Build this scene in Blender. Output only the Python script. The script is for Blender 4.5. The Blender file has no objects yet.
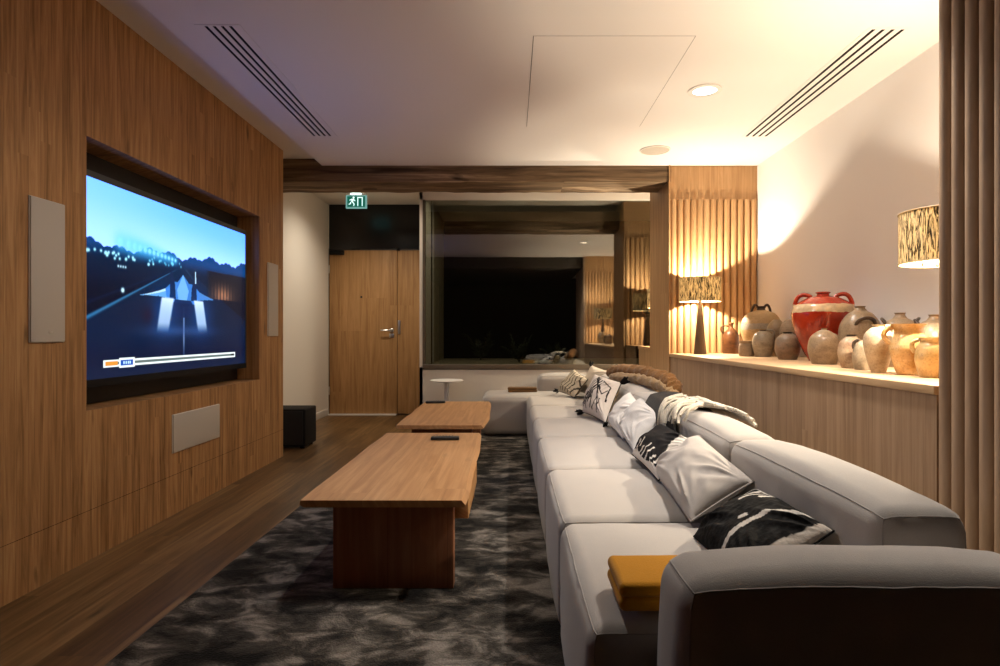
import bpy, bmesh, math, random
import numpy as np
from mathutils import Vector, noise
random.seed(7)
sc = bpy.context.scene
COL = sc.collection
PI = math.pi
F, CX, CY = 600.0, 511.0, 334.0          # focal length and vanishing point of the 1000x666 frame; eye at z = 1 m

def PZ(px, py, z):                       # where the sight line meets a level plane
    s = (py - CY) / (1 - z); return Vector(((px - CX) / s, F / s, z))
def PX(px, py, x):                       # where the sight line meets an upright plane parallel to the side walls
    s = (px - CX) / x; return Vector((x, F / s, 1 - (py - CY) / s))

# ------------------------------------------------------------------ materials
def newmat(name):
    m = bpy.data.materials.new(name); m.use_nodes = True
    nt = m.node_tree; b = nt.nodes['Principled BSDF']
    return m, nt, b
def N(nt, t, **kw):
    n = nt.nodes.new(t)
    for k, v in kw.items(): setattr(n, k, v)
    return n
def math_n(nt, op, a, b=None, c=None):
    n = N(nt, 'ShaderNodeMath', operation=op)
    for i, v in enumerate((a, b, c)):
        if v is None: continue
        if isinstance(v, (int, float)): n.inputs[i].default_value = v
        else: nt.links.new(v, n.inputs[i])
    return n.outputs[0]
def ramp(nt, fac, stops):
    n = N(nt, 'ShaderNodeValToRGB'); cr = n.color_ramp
    while len(cr.elements) < len(stops): cr.elements.new(0.5)
    for e, (p, c) in zip(cr.elements, stops):
        e.position = p; e.color = (*c, 1)
    nt.links.new(fac, n.inputs[0]); return n.outputs[0]
def mixc(nt, fac, a, b, mode='MIX'):
    n = N(nt, 'ShaderNodeMix', data_type='RGBA', blend_type=mode)
    for i, v in ((0, fac), (6, a), (7, b)):
        if isinstance(v, (int, float)): n.inputs[i].default_value = v
        elif isinstance(v, tuple): n.inputs[i].default_value = (*v, 1)
        else: nt.links.new(v, n.inputs[i])
    return n.outputs[2]
def bump(nt, b, h, strength=.3, dist=.01):
    n = N(nt, 'ShaderNodeBump'); n.inputs['Strength'].default_value = strength; n.inputs['Distance'].default_value = dist
    nt.links.new(h, n.inputs['Height']); nt.links.new(n.outputs[0], b.inputs['Normal'])
def plain(name, col, rough=.6, metal=0, spec=.5, bumpscale=0, bs=.1, var=0):
    m, nt, b = newmat(name)
    b.inputs['Base Color'].default_value = (*col, 1); b.inputs['Roughness'].default_value = rough
    b.inputs['Metallic'].default_value = metal; b.inputs['Specular IOR Level'].default_value = spec
    tc = N(nt, 'ShaderNodeTexCoord')
    no = N(nt, 'ShaderNodeTexNoise'); no.inputs['Scale'].default_value = bumpscale or 30; no.inputs['Detail'].default_value = 4
    nt.links.new(tc.outputs['Object'], no.inputs['Vector'])
    if bumpscale: bump(nt, b, no.outputs[0], bs, .004)
    if var:
        c = mixc(nt, no.outputs[0], tuple(x * (1 - var) for x in col), tuple(min(1, x * (1 + var)) for x in col))
        nt.links.new(c, b.inputs['Base Color'])
    return m
def emis(name, col, strength):
    m, nt, b = newmat(name)
    b.inputs['Base Color'].default_value = (0, 0, 0, 1); b.inputs['Emission Color'].default_value = (*col, 1)
    b.inputs['Emission Strength'].default_value = strength
    return m
def wood(name, lax, wax, pw, pl, dark, mid, light, rough=.45, seam=.5, grain=1.0, knots=.6, spec=.4, vary=.8, off=0.0):
    """boards of width pw along axis lax; wax is the axis across the boards"""
    m, nt, b = newmat(name)
    tc = N(nt, 'ShaderNodeTexCoord'); sp = N(nt, 'ShaderNodeSeparateXYZ'); nt.links.new(tc.outputs['Object'], sp.inputs[0])
    L, W = sp.outputs[lax], sp.outputs[wax]
    oth = sp.outputs[3 - 'XYZ'.index(lax) - 'XYZ'.index(wax)]
    w = math_n(nt, 'DIVIDE', math_n(nt, 'ADD', W, off), pw); wi = math_n(nt, 'FLOOR', w)
    wn = N(nt, 'ShaderNodeTexWhiteNoise', noise_dimensions='1D'); nt.links.new(wi, wn.inputs['W'])
    l = math_n(nt, 'ADD', math_n(nt, 'DIVIDE', L, pl), wn.outputs[0]); li = math_n(nt, 'FLOOR', l)
    cb = N(nt, 'ShaderNodeCombineXYZ'); nt.links.new(wi, cb.inputs[0]); nt.links.new(li, cb.inputs[1])
    w2 = N(nt, 'ShaderNodeTexWhiteNoise', noise_dimensions='2D'); nt.links.new(cb.outputs[0], w2.inputs['Vector'])
    rnd = w2.outputs[0]
    g = N(nt, 'ShaderNodeCombineXYZ')
    nt.links.new(math_n(nt, 'MULTIPLY', math_n(nt, 'ADD', W, math_n(nt, 'MULTIPLY', oth, .6)), 34 * grain), g.inputs[0])
    nt.links.new(math_n(nt, 'MULTIPLY', L, 1.7 * grain), g.inputs[1])
    nt.links.new(math_n(nt, 'MULTIPLY', rnd, 37), g.inputs[2])
    n1 = N(nt, 'ShaderNodeTexNoise'); n1.inputs['Scale'].default_value = 1; n1.inputs['Detail'].default_value = 7
    n1.inputs['Roughness'].default_value = .62; n1.inputs['Distortion'].default_value = .5; nt.links.new(g.outputs[0], n1.inputs['Vector'])
    f = math_n(nt, 'ADD', math_n(nt, 'MULTIPLY', n1.outputs[0], 1.0), math_n(nt, 'MULTIPLY', math_n(nt, 'SUBTRACT', rnd, .5), .28 * vary))
    c = ramp(nt, f, [(.28, dark), (.52, mid), (.74, light)])
    if knots:
        k = N(nt, 'ShaderNodeCombineXYZ')
        nt.links.new(math_n(nt, 'MULTIPLY', W, 9), k.inputs[0]); nt.links.new(math_n(nt, 'MULTIPLY', L, 2.6), k.inputs[1]); nt.links.new(oth, k.inputs[2])
        n2 = N(nt, 'ShaderNodeTexNoise'); n2.inputs['Scale'].default_value = 1.3; n2.inputs['Detail'].default_value = 2; nt.links.new(k.outputs[0], n2.inputs['Vector'])
        kf = N(nt, 'ShaderNodeMapRange'); kf.inputs[1].default_value = .68; kf.inputs[2].default_value = .8; nt.links.new(n2.outputs[0], kf.inputs[0])
        c = mixc(nt, math_n(nt, 'MULTIPLY', kf.outputs[0], knots), c, tuple(x * .45 for x in dark))
    fr = math_n(nt, 'ABSOLUTE', math_n(nt, 'SUBTRACT', math_n(nt, 'FRACT', w), .5))
    sm = N(nt, 'ShaderNodeMapRange'); sm.inputs[1].default_value = .5 - .0016 / pw; sm.inputs[2].default_value = .5 - .0002 / pw; nt.links.new(fr, sm.inputs[0])
    c = mixc(nt, math_n(nt, 'MULTIPLY', sm.outputs[0], seam), c, tuple(x * .3 for x in dark))
    nt.links.new(c, b.inputs['Base Color'])
    b.inputs['Roughness'].default_value = rough; b.inputs['Specular IOR Level'].default_value = spec
    bump(nt, b, math_n(nt, 'SUBTRACT', n1.outputs[0], math_n(nt, 'MULTIPLY', sm.outputs[0], seam)), .12, .004)
    return m
def fabric(name, col, scale=420, rough=.95, sheen=.25, bs=.25, var=.1, attr=None):
    m, nt, b = newmat(name)
    tc = N(nt, 'ShaderNodeTexCoord')
    no = N(nt, 'ShaderNodeTexNoise'); no.inputs['Scale'].default_value = scale; no.inputs['Detail'].default_value = 2
    nt.links.new(tc.outputs['Object'], no.inputs['Vector'])
    n2 = N(nt, 'ShaderNodeTexNoise'); n2.inputs['Scale'].default_value = 6; n2.inputs['Detail'].default_value = 5
    nt.links.new(tc.outputs['Object'], n2.inputs['Vector'])
    if attr:
        a = N(nt, 'ShaderNodeAttribute'); a.attribute_name = attr; base = a.outputs[0]
    else: base = col
    c = mixc(nt, var, base, ramp(nt, no.outputs[0], [(.3, (.25, .25, .25)), (.7, (1, 1, 1))]), 'MULTIPLY')
    c = mixc(nt, var * .6, c, ramp(nt, n2.outputs[0], [(.3, (.4, .4, .4)), (.7, (1, 1, 1))]), 'MULTIPLY')
    nt.links.new(c, b.inputs['Base Color'])
    b.inputs['Roughness'].default_value = rough; b.inputs['Specular IOR Level'].default_value = .15
    b.inputs['Sheen Weight'].default_value = sheen
    bump(nt, b, math_n(nt, 'ADD', math_n(nt, 'MULTIPLY', no.outputs[0], .3), n2.outputs[0]), bs, .006)
    return m
def clay(name, c1, c2, rough=.5, scale=9, band=None, speck=.3, spec=.35, c3=None):
    """band=(z0, z1, colour): a slip band at that height of the pot"""
    m, nt, b = newmat(name)
    tc = N(nt, 'ShaderNodeTexCoord')
    no = N(nt, 'ShaderNodeTexNoise'); no.inputs['Scale'].default_value = scale; no.inputs['Detail'].default_value = 6; no.inputs['Roughness'].default_value = .6
    mp = N(nt, 'ShaderNodeMapping'); mp.inputs['Scale'].default_value = (1, 1, 1.7); nt.links.new(tc.outputs['Object'], mp.inputs[0]); nt.links.new(mp.outputs[0], no.inputs['Vector'])
    c = ramp(nt, no.outputs[0], [(.34, c1), (.64, c2)] if c3 is None else [(.32, c1), (.5, c2), (.66, c3)])
    sp = N(nt, 'ShaderNodeSeparateXYZ'); nt.links.new(tc.outputs['Object'], sp.inputs[0])
    ri = math_n(nt, 'SINE', math_n(nt, 'MULTIPLY', sp.outputs['Z'], 420))
    if band:
        z = math_n(nt, 'ADD', sp.outputs['Z'], math_n(nt, 'MULTIPLY', math_n(nt, 'SUBTRACT', no.outputs[0], .5), .035))
        f = math_n(nt, 'MULTIPLY', math_n(nt, 'GREATER_THAN', z, band[0]), math_n(nt, 'LESS_THAN', z, band[1]))
        c = mixc(nt, f, c, ramp(nt, no.outputs[0], [(.3, tuple(x * .6 for x in band[2])), (.6, band[2])]))
    sn = N(nt, 'ShaderNodeTexNoise'); sn.inputs['Scale'].default_value = 130; nt.links.new(tc.outputs['Object'], sn.inputs['Vector'])
    c = mixc(nt, speck, c, ramp(nt, sn.outputs[0], [(.36, (.35, .3, .25)), (.5, (1, 1, 1))]), 'MULTIPLY')
    nt.links.new(c, b.inputs['Base Color']); b.inputs['Roughness'].default_value = rough; b.inputs['Specular IOR Level'].default_value = spec
    bump(nt, b, math_n(nt, 'ADD', no.outputs[0], math_n(nt, 'MULTIPLY', ri, .05)), .2, .006)
    return m

M = {}
M['panel'] = wood('oak_staves', 'Z', 'Y', .058, 2.2, (.185, .092, .034), (.36, .192, .080), (.49, .290, .134), rough=.55, seam=.3, knots=.85, spec=.25, vary=.45, grain=1.35)
M['niche'] = wood('oak_return', 'Z', 'X', .058, 2.2, (.20, .095, .032), (.33, .165, .062), (.44, .235, .095), rough=.5, seam=.3, spec=.3)
M['ledgep'] = wood('ledge_oak', 'Z', 'Y', .055, 3, (.25, .155, .09), (.34, .22, .132), (.42, .285, .18), rough=.5, seam=.3, knots=.3, spec=.3, vary=.6)
M['pier'] = wood('pier_oak', 'Z', 'X', .4, 3, (.30, .165, .07), (.41, .24, .11), (.52, .32, .16), rough=.5, seam=0, knots=.2, spec=.3, vary=.3)
M['pierside'] = wood('pier_oak_side', 'Z', 'Y', .9, 3, (.30, .165, .07), (.41, .24, .11), (.52, .32, .16), rough=.5, seam=0, knots=.2, spec=.3, vary=.2)
M['ledgetop'] = wood('ledge_top_oak', 'Y', 'X', .5, 3, (.42, .27, .14), (.54, .36, .2), (.63, .44, .27), rough=.45, seam=0, knots=.15, spec=.3, vary=.2)
M['slat'] = wood('slat_oak', 'Z', 'X', .05, 3, (.33, .185, .08), (.44, .26, .12), (.53, .33, .17), rough=.5, seam=0, knots=.1, spec=.3, vary=.5)
M['slatd'] = wood('slat_oak_near', 'Z', 'Y', .05, 3, (.31, .205, .13), (.41, .285, .19), (.49, .355, .245), rough=.5, seam=0, knots=.1, spec=.3, vary=.5)
M['floor'] = wood('floor_boards', 'Y', 'X', .18, 1.7, (.055, .028, .009), (.135, .073, .027), (.235, .142, .060), rough=.38, seam=.6, knots=.7, spec=.4, vary=1.1)
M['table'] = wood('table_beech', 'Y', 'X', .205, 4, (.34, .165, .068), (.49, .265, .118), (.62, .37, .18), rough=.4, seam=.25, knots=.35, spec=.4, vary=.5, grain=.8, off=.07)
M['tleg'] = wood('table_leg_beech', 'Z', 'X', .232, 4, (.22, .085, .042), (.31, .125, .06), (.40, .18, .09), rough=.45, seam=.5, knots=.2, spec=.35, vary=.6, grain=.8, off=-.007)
M['tedge'] = wood('table_edge_beech', 'Y', 'Z', .6, 4, (.40, .18, .06), (.56, .29, .11), (.66, .38, .16), rough=.42, seam=0, knots=0, spec=.4)
M['door'] = wood('door_oak', 'Z', 'X', .3, 3, (.31, .16, .06), (.44, .245, .10), (.53, .31, .14), rough=.5, seam=.15, knots=.4, spec=.3, vary=.7)
M['beam'] = wood('old_beam', 'X', 'Z', .33, 6, (.035, .022, .013), (.20, .135, .08), (.55, .42, .28), rough=.85, seam=0, knots=.9, spec=.15, vary=.2, grain=.55)
M['soffit'] = plain('dark_soffit', (.05, .04, .032), .8)
M['ceil'] = plain('ceiling_paint', (.80, .78, .76), .9, bumpscale=120, bs=.02)
M['plaster'] = plain('wall_plaster', (.77, .75, .735), .9, bumpscale=90, bs=.04)
M['white'] = plain('white_paint', (.74, .70, .63), .85, bumpscale=90, bs=.04)
M['trimwhite'] = plain('trim_white', (.72, .70, .66), .6)
M['grille'] = plain('speaker_grille', (.47, .43, .375), .75, bumpscale=900, bs=.3)
M['black'] = plain('black_gloss', (.006, .006, .007), .22, spec=.5)
M['blackmatt'] = plain('black_matt', (.008, .007, .007), .8, spec=.2)
M['nicheback'] = plain('niche_back', (.010, .008, .007), .6, spec=.3)
M['bezel'] = plain('tv_bezel', (.05, .055, .06), .35, spec=.5)
M['metal'] = plain('brushed_metal', (.62, .60, .57), .3, metal=1)
M['darkmetal'] = plain('dark_metal', (.05, .045, .04), .4, metal=.6)
M['frame'] = plain('bronze_frame', (.10, .075, .05), .5)
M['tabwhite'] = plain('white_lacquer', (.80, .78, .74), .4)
M['rubber'] = plain('remote_plastic', (.012, .012, .013), .4)
M['sofa'] = fabric('sofa_linen', (.43, .40, .375), bs=.22)
M['pipe'] = fabric('sofa_piping', (.36, .335, .31), bs=.1)
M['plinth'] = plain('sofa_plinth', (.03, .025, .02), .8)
M['pillow_grey'] = fabric('pillow_grey', (.46, .425, .40), bs=.3)
M['pillow_blue'] = fabric('pillow_cool', (.50, .485, .485), bs=.3)
M['pillow_white'] = fabric('pillow_white', (.72, .70, .68), bs=.25)
M['pillow_beige'] = fabric('pillow_beige', (.58, .50, .40), bs=.25)
M['print'] = fabric('pillow_print', None, attr='print', bs=.35, scale=260, sheen=0)
M['fluffy'] = fabric('pillow_fluffy', None, attr='print', bs=1.0, scale=95, sheen=0, var=.3)
M['tassel'] = fabric('tassel_black', (.012, .011, .011), scale=200, bs=.8, sheen=0)
M['mustard'] = fabric('mustard_wool', (.56, .245, .012), scale=300, bs=.5, sheen=.15)
M['brownwool'] = fabric('brown_wool', (.16, .085, .03), scale=260, bs=.6)
M['knitdark'] = fabric('dark_knit', (.028, .026, .026), scale=160, bs=1.0, var=.5, sheen=.05)
M['knitcream'] = fabric('cream_knit', (.66, .60, .50), scale=190, bs=.9, var=.35)
M['fur'] = fabric('brown_fur', (.26, .125, .042), scale=120, bs=1.2, var=.6, sheen=.1)
M['furpale'] = fabric('pale_fur', (.42, .27, .13), scale=150, bs=1.0, var=.5)
M['stone'] = plain('lightwell_stone', (.36, .31, .22), .9, bumpscale=14, bs=.8, var=.5)
M['leaf'] = plain('dark_leaf', (.035, .05, .022), .5, var=.4)
M['white_lens'] = emis('downlight_lens', (1, .93, .82), 5)
def bulb_mat():
    m, nt, b = newmat('bulb_glow'); nt.nodes.remove(b); out = nt.nodes['Material Output']
    t = N(nt, 'ShaderNodeBsdfTransparent'); e = N(nt, 'ShaderNodeEmission'); e.inputs[0].default_value = (1, .72, .38, 1); e.inputs[1].default_value = 12
    ad = N(nt, 'ShaderNodeAddShader'); nt.links.new(t.outputs[0], ad.inputs[0]); nt.links.new(e.outputs[0], ad.inputs[1]); nt.links.new(ad.outputs[0], out.inputs[0]); return m
M['bulb'] = bulb_mat()

def rug_mat():
    m, nt, b = newmat('viscose_rug')
    tc = N(nt, 'ShaderNodeTexCoord')
    mp = N(nt, 'ShaderNodeMapping'); mp.inputs['Scale'].default_value = (4.2, 6.6, 1); nt.links.new(tc.outputs['Object'], mp.inputs[0])
    n1 = N(nt, 'ShaderNodeTexNoise'); n1.inputs['Scale'].default_value = 1.5; n1.inputs['Detail'].default_value = 9; n1.inputs['Roughness'].default_value = .62; n1.inputs['Distortion'].default_value = .5
    nt.links.new(mp.outputs[0], n1.inputs['Vector'])
    n2 = N(nt, 'ShaderNodeTexNoise'); n2.inputs['Scale'].default_value = 170; n2.inputs['Detail'].default_value = 3; nt.links.new(tc.outputs['Object'], n2.inputs['Vector'])
    n3 = N(nt, 'ShaderNodeTexNoise'); n3.inputs['Scale'].default_value = .55; n3.inputs['Detail'].default_value = 2; nt.links.new(mp.outputs[0], n3.inputs['Vector'])
    f = math_n(nt, 'ADD', n1.outputs[0], math_n(nt, 'MULTIPLY', math_n(nt, 'SUBTRACT', n3.outputs[0], .5), .5))
    c = ramp(nt, f, [(.38, (.009, .008, .007)), (.51, (.068, .059, .050)), (.66, (.31, .275, .24))])
    c = mixc(nt, .45, c, ramp(nt, n2.outputs[0], [(.3, (.3, .3, .3)), (.65, (1, 1, 1))]), 'MULTIPLY')
    nt.links.new(c, b.inputs['Base Color']); b.inputs['Roughness'].default_value = .85; b.inputs['Specular IOR Level'].default_value = .1
    b.inputs['Sheen Weight'].default_value = .06; b.inputs['Sheen Roughness'].default_value = .4
    bump(nt, b, math_n(nt, 'ADD', n2.outputs[0], n1.outputs[0]), .8, .012)
    return m
M['rug'] = rug_mat()
def glass_mat():
    m, nt, b = newmat('window_glass'); nt.nodes.remove(b)
    out = nt.nodes['Material Output']
    t = N(nt, 'ShaderNodeBsdfTransparent'); t.inputs[0].default_value = (.86, .88, .84, 1)
    g = N(nt, 'ShaderNodeBsdfGlossy'); g.inputs['Roughness'].default_value = 0; g.inputs['Color'].default_value = (.95, .93, .88, 1)
    fr = N(nt, 'ShaderNodeFresnel'); fr.inputs['IOR'].default_value = 2.3
    mx = N(nt, 'ShaderNodeMixShader')
    nt.links.new(fr.outputs[0], mx.inputs[0]); nt.links.new(t.outputs[0], mx.inputs[1]); nt.links.new(g.outputs[0], mx.inputs[2])
    nt.links.new(mx.outputs[0], out.inputs[0]); return m
M['glass'] = glass_mat()
def shade_mat(name, dark, pale):
    m, nt, b = newmat(name); nt.nodes.remove(b); out = nt.nodes['Material Output']
    tc = N(nt, 'ShaderNodeTexCoord')
    mp = N(nt, 'ShaderNodeMapping'); mp.inputs['Scale'].default_value = (1, 1, .13); nt.links.new(tc.outputs['Object'], mp.inputs[0])
    no = N(nt, 'ShaderNodeTexNoise'); no.inputs['Scale'].default_value = 135; no.inputs['Detail'].default_value = 5; no.inputs['Roughness'].default_value = .65; no.inputs['Distortion'].default_value = .8
    nt.links.new(mp.outputs[0], no.inputs['Vector'])
    c = ramp(nt, no.outputs[0], [(.44, dark), (.50, tuple((x + y) * .4 for x, y in zip(dark, pale))), (.55, pale)])
    d = N(nt, 'ShaderNodeBsdfDiffuse'); t = N(nt, 'ShaderNodeBsdfTranslucent')
    nt.links.new(c, d.inputs[0]); nt.links.new(c, t.inputs[0])
    mx = N(nt, 'ShaderNodeMixShader'); mx.inputs[0].default_value = .32
    nt.links.new(d.outputs[0], mx.inputs[1]); nt.links.new(t.outputs[0], mx.inputs[2]); nt.links.new(mx.outputs[0], out.inputs[0])
    return m
M['shade'] = shade_mat('bark_shade', (.02, .014, .008), (.78, .64, .40))

# ------------------------------------------------------------------ mesh helpers
ORG = {}
class MB:
    def __init__(s): s.v = []; s.f = []; s.uv = None; s.col = None
    def add(s, vs, fs):
        o = len(s.v); s.v += [Vector(v) for v in vs]; s.f += [tuple(i + o for i in f) for f in fs]; return s
    def box(s, x0, x1, y0, y1, z0, z1, bev=0):
        if bev:
            bm = bmesh.new(); bmesh.ops.create_cube(bm, size=1)
            for v in bm.verts: v.co = Vector(((x0 + x1) / 2 + v.co.x * (x1 - x0), (y0 + y1) / 2 + v.co.y * (y1 - y0), (z0 + z1) / 2 + v.co.z * (z1 - z0)))
            bmesh.ops.bevel(bm, geom=bm.edges[:], offset=bev, segments=3, profile=.5, affect='EDGES')
            bm.verts.index_update(); s.add([v.co.copy() for v in bm.verts], [[v.index for v in f.verts] for f in bm.faces]); bm.free(); return s
        return s.add([(x0, y0, z0), (x1, y0, z0), (x1, y1, z0), (x0, y1, z0), (x0, y0, z1), (x1, y0, z1), (x1, y1, z1), (x0, y1, z1)],
                     [(0, 3, 2, 1), (4, 5, 6, 7), (0, 1, 5, 4), (1, 2, 6, 5), (2, 3, 7, 6), (3, 0, 4, 7)])
    def lathe(s, c, prof, seg=40, close=True):
        """prof: (radius, z) from the bottom up the outside; c: base centre"""
        vs, fs = [], []; n = len(prof)
        for r, z in prof:
            for k in range(seg):
                a = 2 * PI * k / seg; vs.append((c[0] + r * math.cos(a), c[1] + r * math.sin(a), c[2] + z))
        for i in range(n - 1):
            for k in range(seg):
                a, b = i * seg + k, i * seg + (k + 1) % seg; fs.append((a, b, b + seg, a + seg))
        if close:
            fs.append(tuple(range(seg))[::-1]); fs.append(tuple((n - 1) * seg + k for k in range(seg)))
        return s.add(vs, fs)
    def tube(s, pts, r, seg=8, flat=1.0, closed=False):
        pts = [Vector(p) for p in pts]; n = len(pts); vs, fs = [], []
        rr = r if isinstance(r, (list, tuple)) else [r] * n
        up = None
        for i, p in enumerate(pts):
            if closed: t = (pts[(i + 1) % n] - pts[i - 1])
            else: t = pts[min(i + 1, n - 1)] - pts[max(i - 1, 0)]
            t.normalize()
            if up is None:
                up = Vector((0, 0, 1)) if abs(t.z) < .9 else Vector((1, 0, 0))
            a = t.cross(up);
            if a.length < 1e-4: a = t.cross(Vector((0, 1, 0)))
            a.normalize(); b = a.cross(t).normalized(); up = b
            for k in range(seg):
                an = 2 * PI * k / seg; vs.append(p + a * math.cos(an) * rr[i] * flat + b * math.sin(an) * rr[i])
        m = n if closed else n - 1
        for i in range(m):
            for k in range(seg):
                x, y = i * seg + k, i * seg + (k + 1) % seg; u, w = ((i + 1) % n) * seg + (k + 1) % seg, ((i + 1) % n) * seg + k
                fs.append((x, y, u, w))
        if not closed: fs.append(tuple(range(seg))[::-1]); fs.append(tuple((n - 1) * seg + k for k in range(seg)))
        return s.add(vs, fs)
    def prism(s, poly, axis, a, b):
        """extrude a 2-D outline between a and b along axis (0 x, 1 y, 2 z)"""
        def P(p, t):
            q = list(p); q.insert(axis, t); return q
        n = len(poly)
        return s.add([P(p, a) for p in poly] + [P(p, b) for p in poly],
                     [tuple(range(n))[::-1], tuple(range(n, 2 * n))] + [(i, (i + 1) % n, n + (i + 1) % n, n + i) for i in range(n)])
    def build(s, name, mat, parent=None, smooth=35, org=None):
        o0 = ORG[parent.name] if parent else Vector(org) if org else Vector((0, 0, 0))
        me = bpy.data.meshes.new(name)
        me.from_pydata([tuple(v - o0) for v in s.v], [], s.f)
        bm = bmesh.new(); bm.from_mesh(me); bmesh.ops.recalc_face_normals(bm, faces=bm.faces[:]); bm.to_mesh(me); bm.free()
        if smooth:
            me.polygons.foreach_set('use_smooth', [True] * len(me.polygons)); me.set_sharp_from_angle(angle=math.radians(smooth))
        for mm in (mat if isinstance(mat, (list, tuple)) else [mat]): me.materials.append(mm)
        if s.col is not None:
            at = me.color_attributes.new('print', 'FLOAT_COLOR', 'POINT')
            at.data.foreach_set('color', np.array([(*c, 1) for c in s.col], dtype=np.float32).ravel())
        me.update()
        o = bpy.data.objects.new(name, me); COL.objects.link(o)
        if parent: o.parent = parent
        else: o.location = o0
        ORG[o.name] = o0
        return o
def tag(o, label=None, cat=None, group=None, kind=None):
    if label: o['label'] = label
    if cat: o['category'] = cat
    if group: o['group'] = group
    if kind: o['kind'] = kind
    return o
def thing(name, label, cat, loc, group=None):
    o = bpy.data.objects.new(name, None); COL.objects.link(o); o.location = loc; o.empty_display_size = .1
    ORG[o.name] = Vector(loc); return tag(o, label, cat, group)
def struct(name, mb, mat, label, parent=None, smooth=35, cat='room'):
    o = mb.build(name, mat, parent, smooth)
    if not parent: tag(o, label, cat, kind='structure')
    return o
def arc(p0, p1, out, n=12):
    """handle curve from p0 to p1 bowed out by the vector out"""
    p0, p1, out = Vector(p0), Vector(p1), Vector(out); L = []
    for i in range(n + 1):
        t = i / n; L.append(p0.lerp(p1, t) + out * (math.sin(PI * t) ** .75))
    return L
def rblock(x0, x1, y0, y1, z0, z1, r, bulge_top=0, bulge_side=0, wr=0, seed=0, zr=None, cell=.045):
    """soft upholstered block: rounded edges, crowned top and sides, faint creases; returns mesh and its surface function"""
    c = Vector(((x0 + x1) / 2, (y0 + y1) / 2, (z0 + z1) / 2)); h = Vector(((x1 - x0) / 2, (y1 - y0) / 2, (z1 - z0) / 2))
    def axis(hh):
        e = [-hh + r * i / 5 for i in range(6)]; mid = max(2, int((2 * hh - 2 * r) / cell))
        m = [-hh + r + (2 * hh - 2 * r) * i / mid for i in range(1, mid)]
        return e + m + [-q for q in e[::-1]]
    ax = [axis(h[0]), axis(h[1]), axis(h[2])]
    def surf(p):
        q = Vector((max(-h[i] + r, min(h[i] - r, p[i])) for i in range(3))); d = Vector(p) - q
        if d.length > 1e-9: d = d.normalized() * r
        q = q + d
        u, v, w = q.x / h.x, q.y / h.y, q.z / h.z
        q = q.copy()
        q.z += bulge_top * max(0, w) * (1 - u * u) * (1 - v * v)
        q.x += bulge_side * u * (1 - v * v) * (1 - w * w)
        q.y += bulge_side * .5 * v * (1 - u * u) * (1 - w * w)
        g = c + q
        if wr:
            e = max(abs(u), abs(v)) ** 3
            k = noise.noise(Vector((g.x * 5 + seed, g.y * 5, g.z * 5))) * wr
            k += (abs(noise.noise(Vector((g.x * 13 + g.y * 7 + seed * 3, g.y * 10 - g.x * 8, g.z * 9)))) - .2) * -wr * 1.3 * (.35 + e)
            nrm = q.normalized(); g = g + Vector((nrm.x * .6, nrm.y * .6, max(.2, abs(nrm.z)) * (1 if w > -.2 else 0))) * k
        return g
    mb = MB(); idx = {}
    def vid(p):
        key = tuple(round(t, 5) for t in p)
        if key not in idx: idx[key] = len(mb.v); mb.v.append(surf(p))
        return idx[key]
    for a in range(3):
        b, d = (a + 1) % 3, (a + 2) % 3
        for sgn in (-1, 1):
            for i in range(len(ax[b]) - 1):
                for j in range(len(ax[d]) - 1):
                    q = []
                    for (ii, jj) in ((i, j), (i + 1, j), (i + 1, j + 1), (i, j + 1)):
                        p = [0, 0, 0]; p[a] = sgn * h[a]; p[b] = ax[b][ii]; p[d] = ax[d][jj]; q.append(vid(p))
                    mb.f.append(tuple(q if sgn > 0 else q[::-1]))
    return mb, surf, h
def piping(surf, h, sides=('top',), r=.0019):
    """cord sewn along the upper edges of a block"""
    m = MB(); n = 40; loop = []
    for i in range(n): loop.append((-h.x + 2 * h.x * i / n, -h.y, h.z))
    for i in range(n): loop.append((h.x, -h.y + 2 * h.y * i / n, h.z))
    for i in range(n): loop.append((h.x - 2 * h.x * i / n, h.y, h.z))
    for i in range(n): loop.append((-h.x, h.y - 2 * h.y * i / n, h.z))
    m.tube([surf(p) for p in loop], r, 6, closed=True)
    for sx in (-1, 1):
        for sy in (-1, 1):
            m.tube([surf((sx * h.x, sy * h.y, h.z - 2 * h.z * i / 14)) for i in range(13)], r, 6)
    return m

# ------------------------------------------------------------------ the room
XL, XR, XP, XLW = -1.865, 2.108, 1.36, -2.26       # panelled wall, plaster wall, pier face, white wall
YB, YP0, YP1, YW, YD = 5.13, 5.13, 5.82, 6.46, 7.41
YN = 1.917                                          # near slatted pier
ZC, ZU, ZV = 2.44, 2.50, 2.60
ZL = .835
struct('floor', MB().box(-2.7, 2.6, -2.6, 7.7, -.12, 0), M['floor'], 'dark brown wooden plank floor', smooth=0)
# panelled wall with the screen recess
NY0, NY1, NZ0, NZ1 = 2.628, 4.458, .662, 1.872
m = MB().box(-2.35, XL, -2.6, NY0, 0, 2.62).box(-2.35, XL, NY1, 4.91, 0, 2.62).box(-2.35, XL, NY0, NY1, 0, NZ0).box(-2.35, XL, NY0, NY1, NZ1, 2.62)
wl = struct('wall_left', m, M['panel'], 'oak stave panelled wall around the recessed screen', smooth=0)
struct('recess_back', MB().box(-2.07, -2.03, NY0 + .002, NY1 - .002, NZ0 + .002, NZ1 - .002), M['nicheback'], None, wl, 0)
struct('recess_side', MB().box(-2.029, XL - .003, NY1 - .012, NY1 - .001, NZ0 + .001, NZ1 - .001).box(-2.029, XL - .003, NY0 + .001, NY0 + .012, NZ0 + .001, NZ1 - .001), M['niche'], None, wl, 0)
struct('panel_joint', MB().box(XL, XL + .0006, -2.6, 4.91, .2193, .2207), M['blackmatt'], None, wl, 0)
struct('wall_left_white', MB().box(-2.5, XLW, 4.91, YD, 0, 2.75), M['white'], 'white painted wall between panelling and door', smooth=0)
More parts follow.
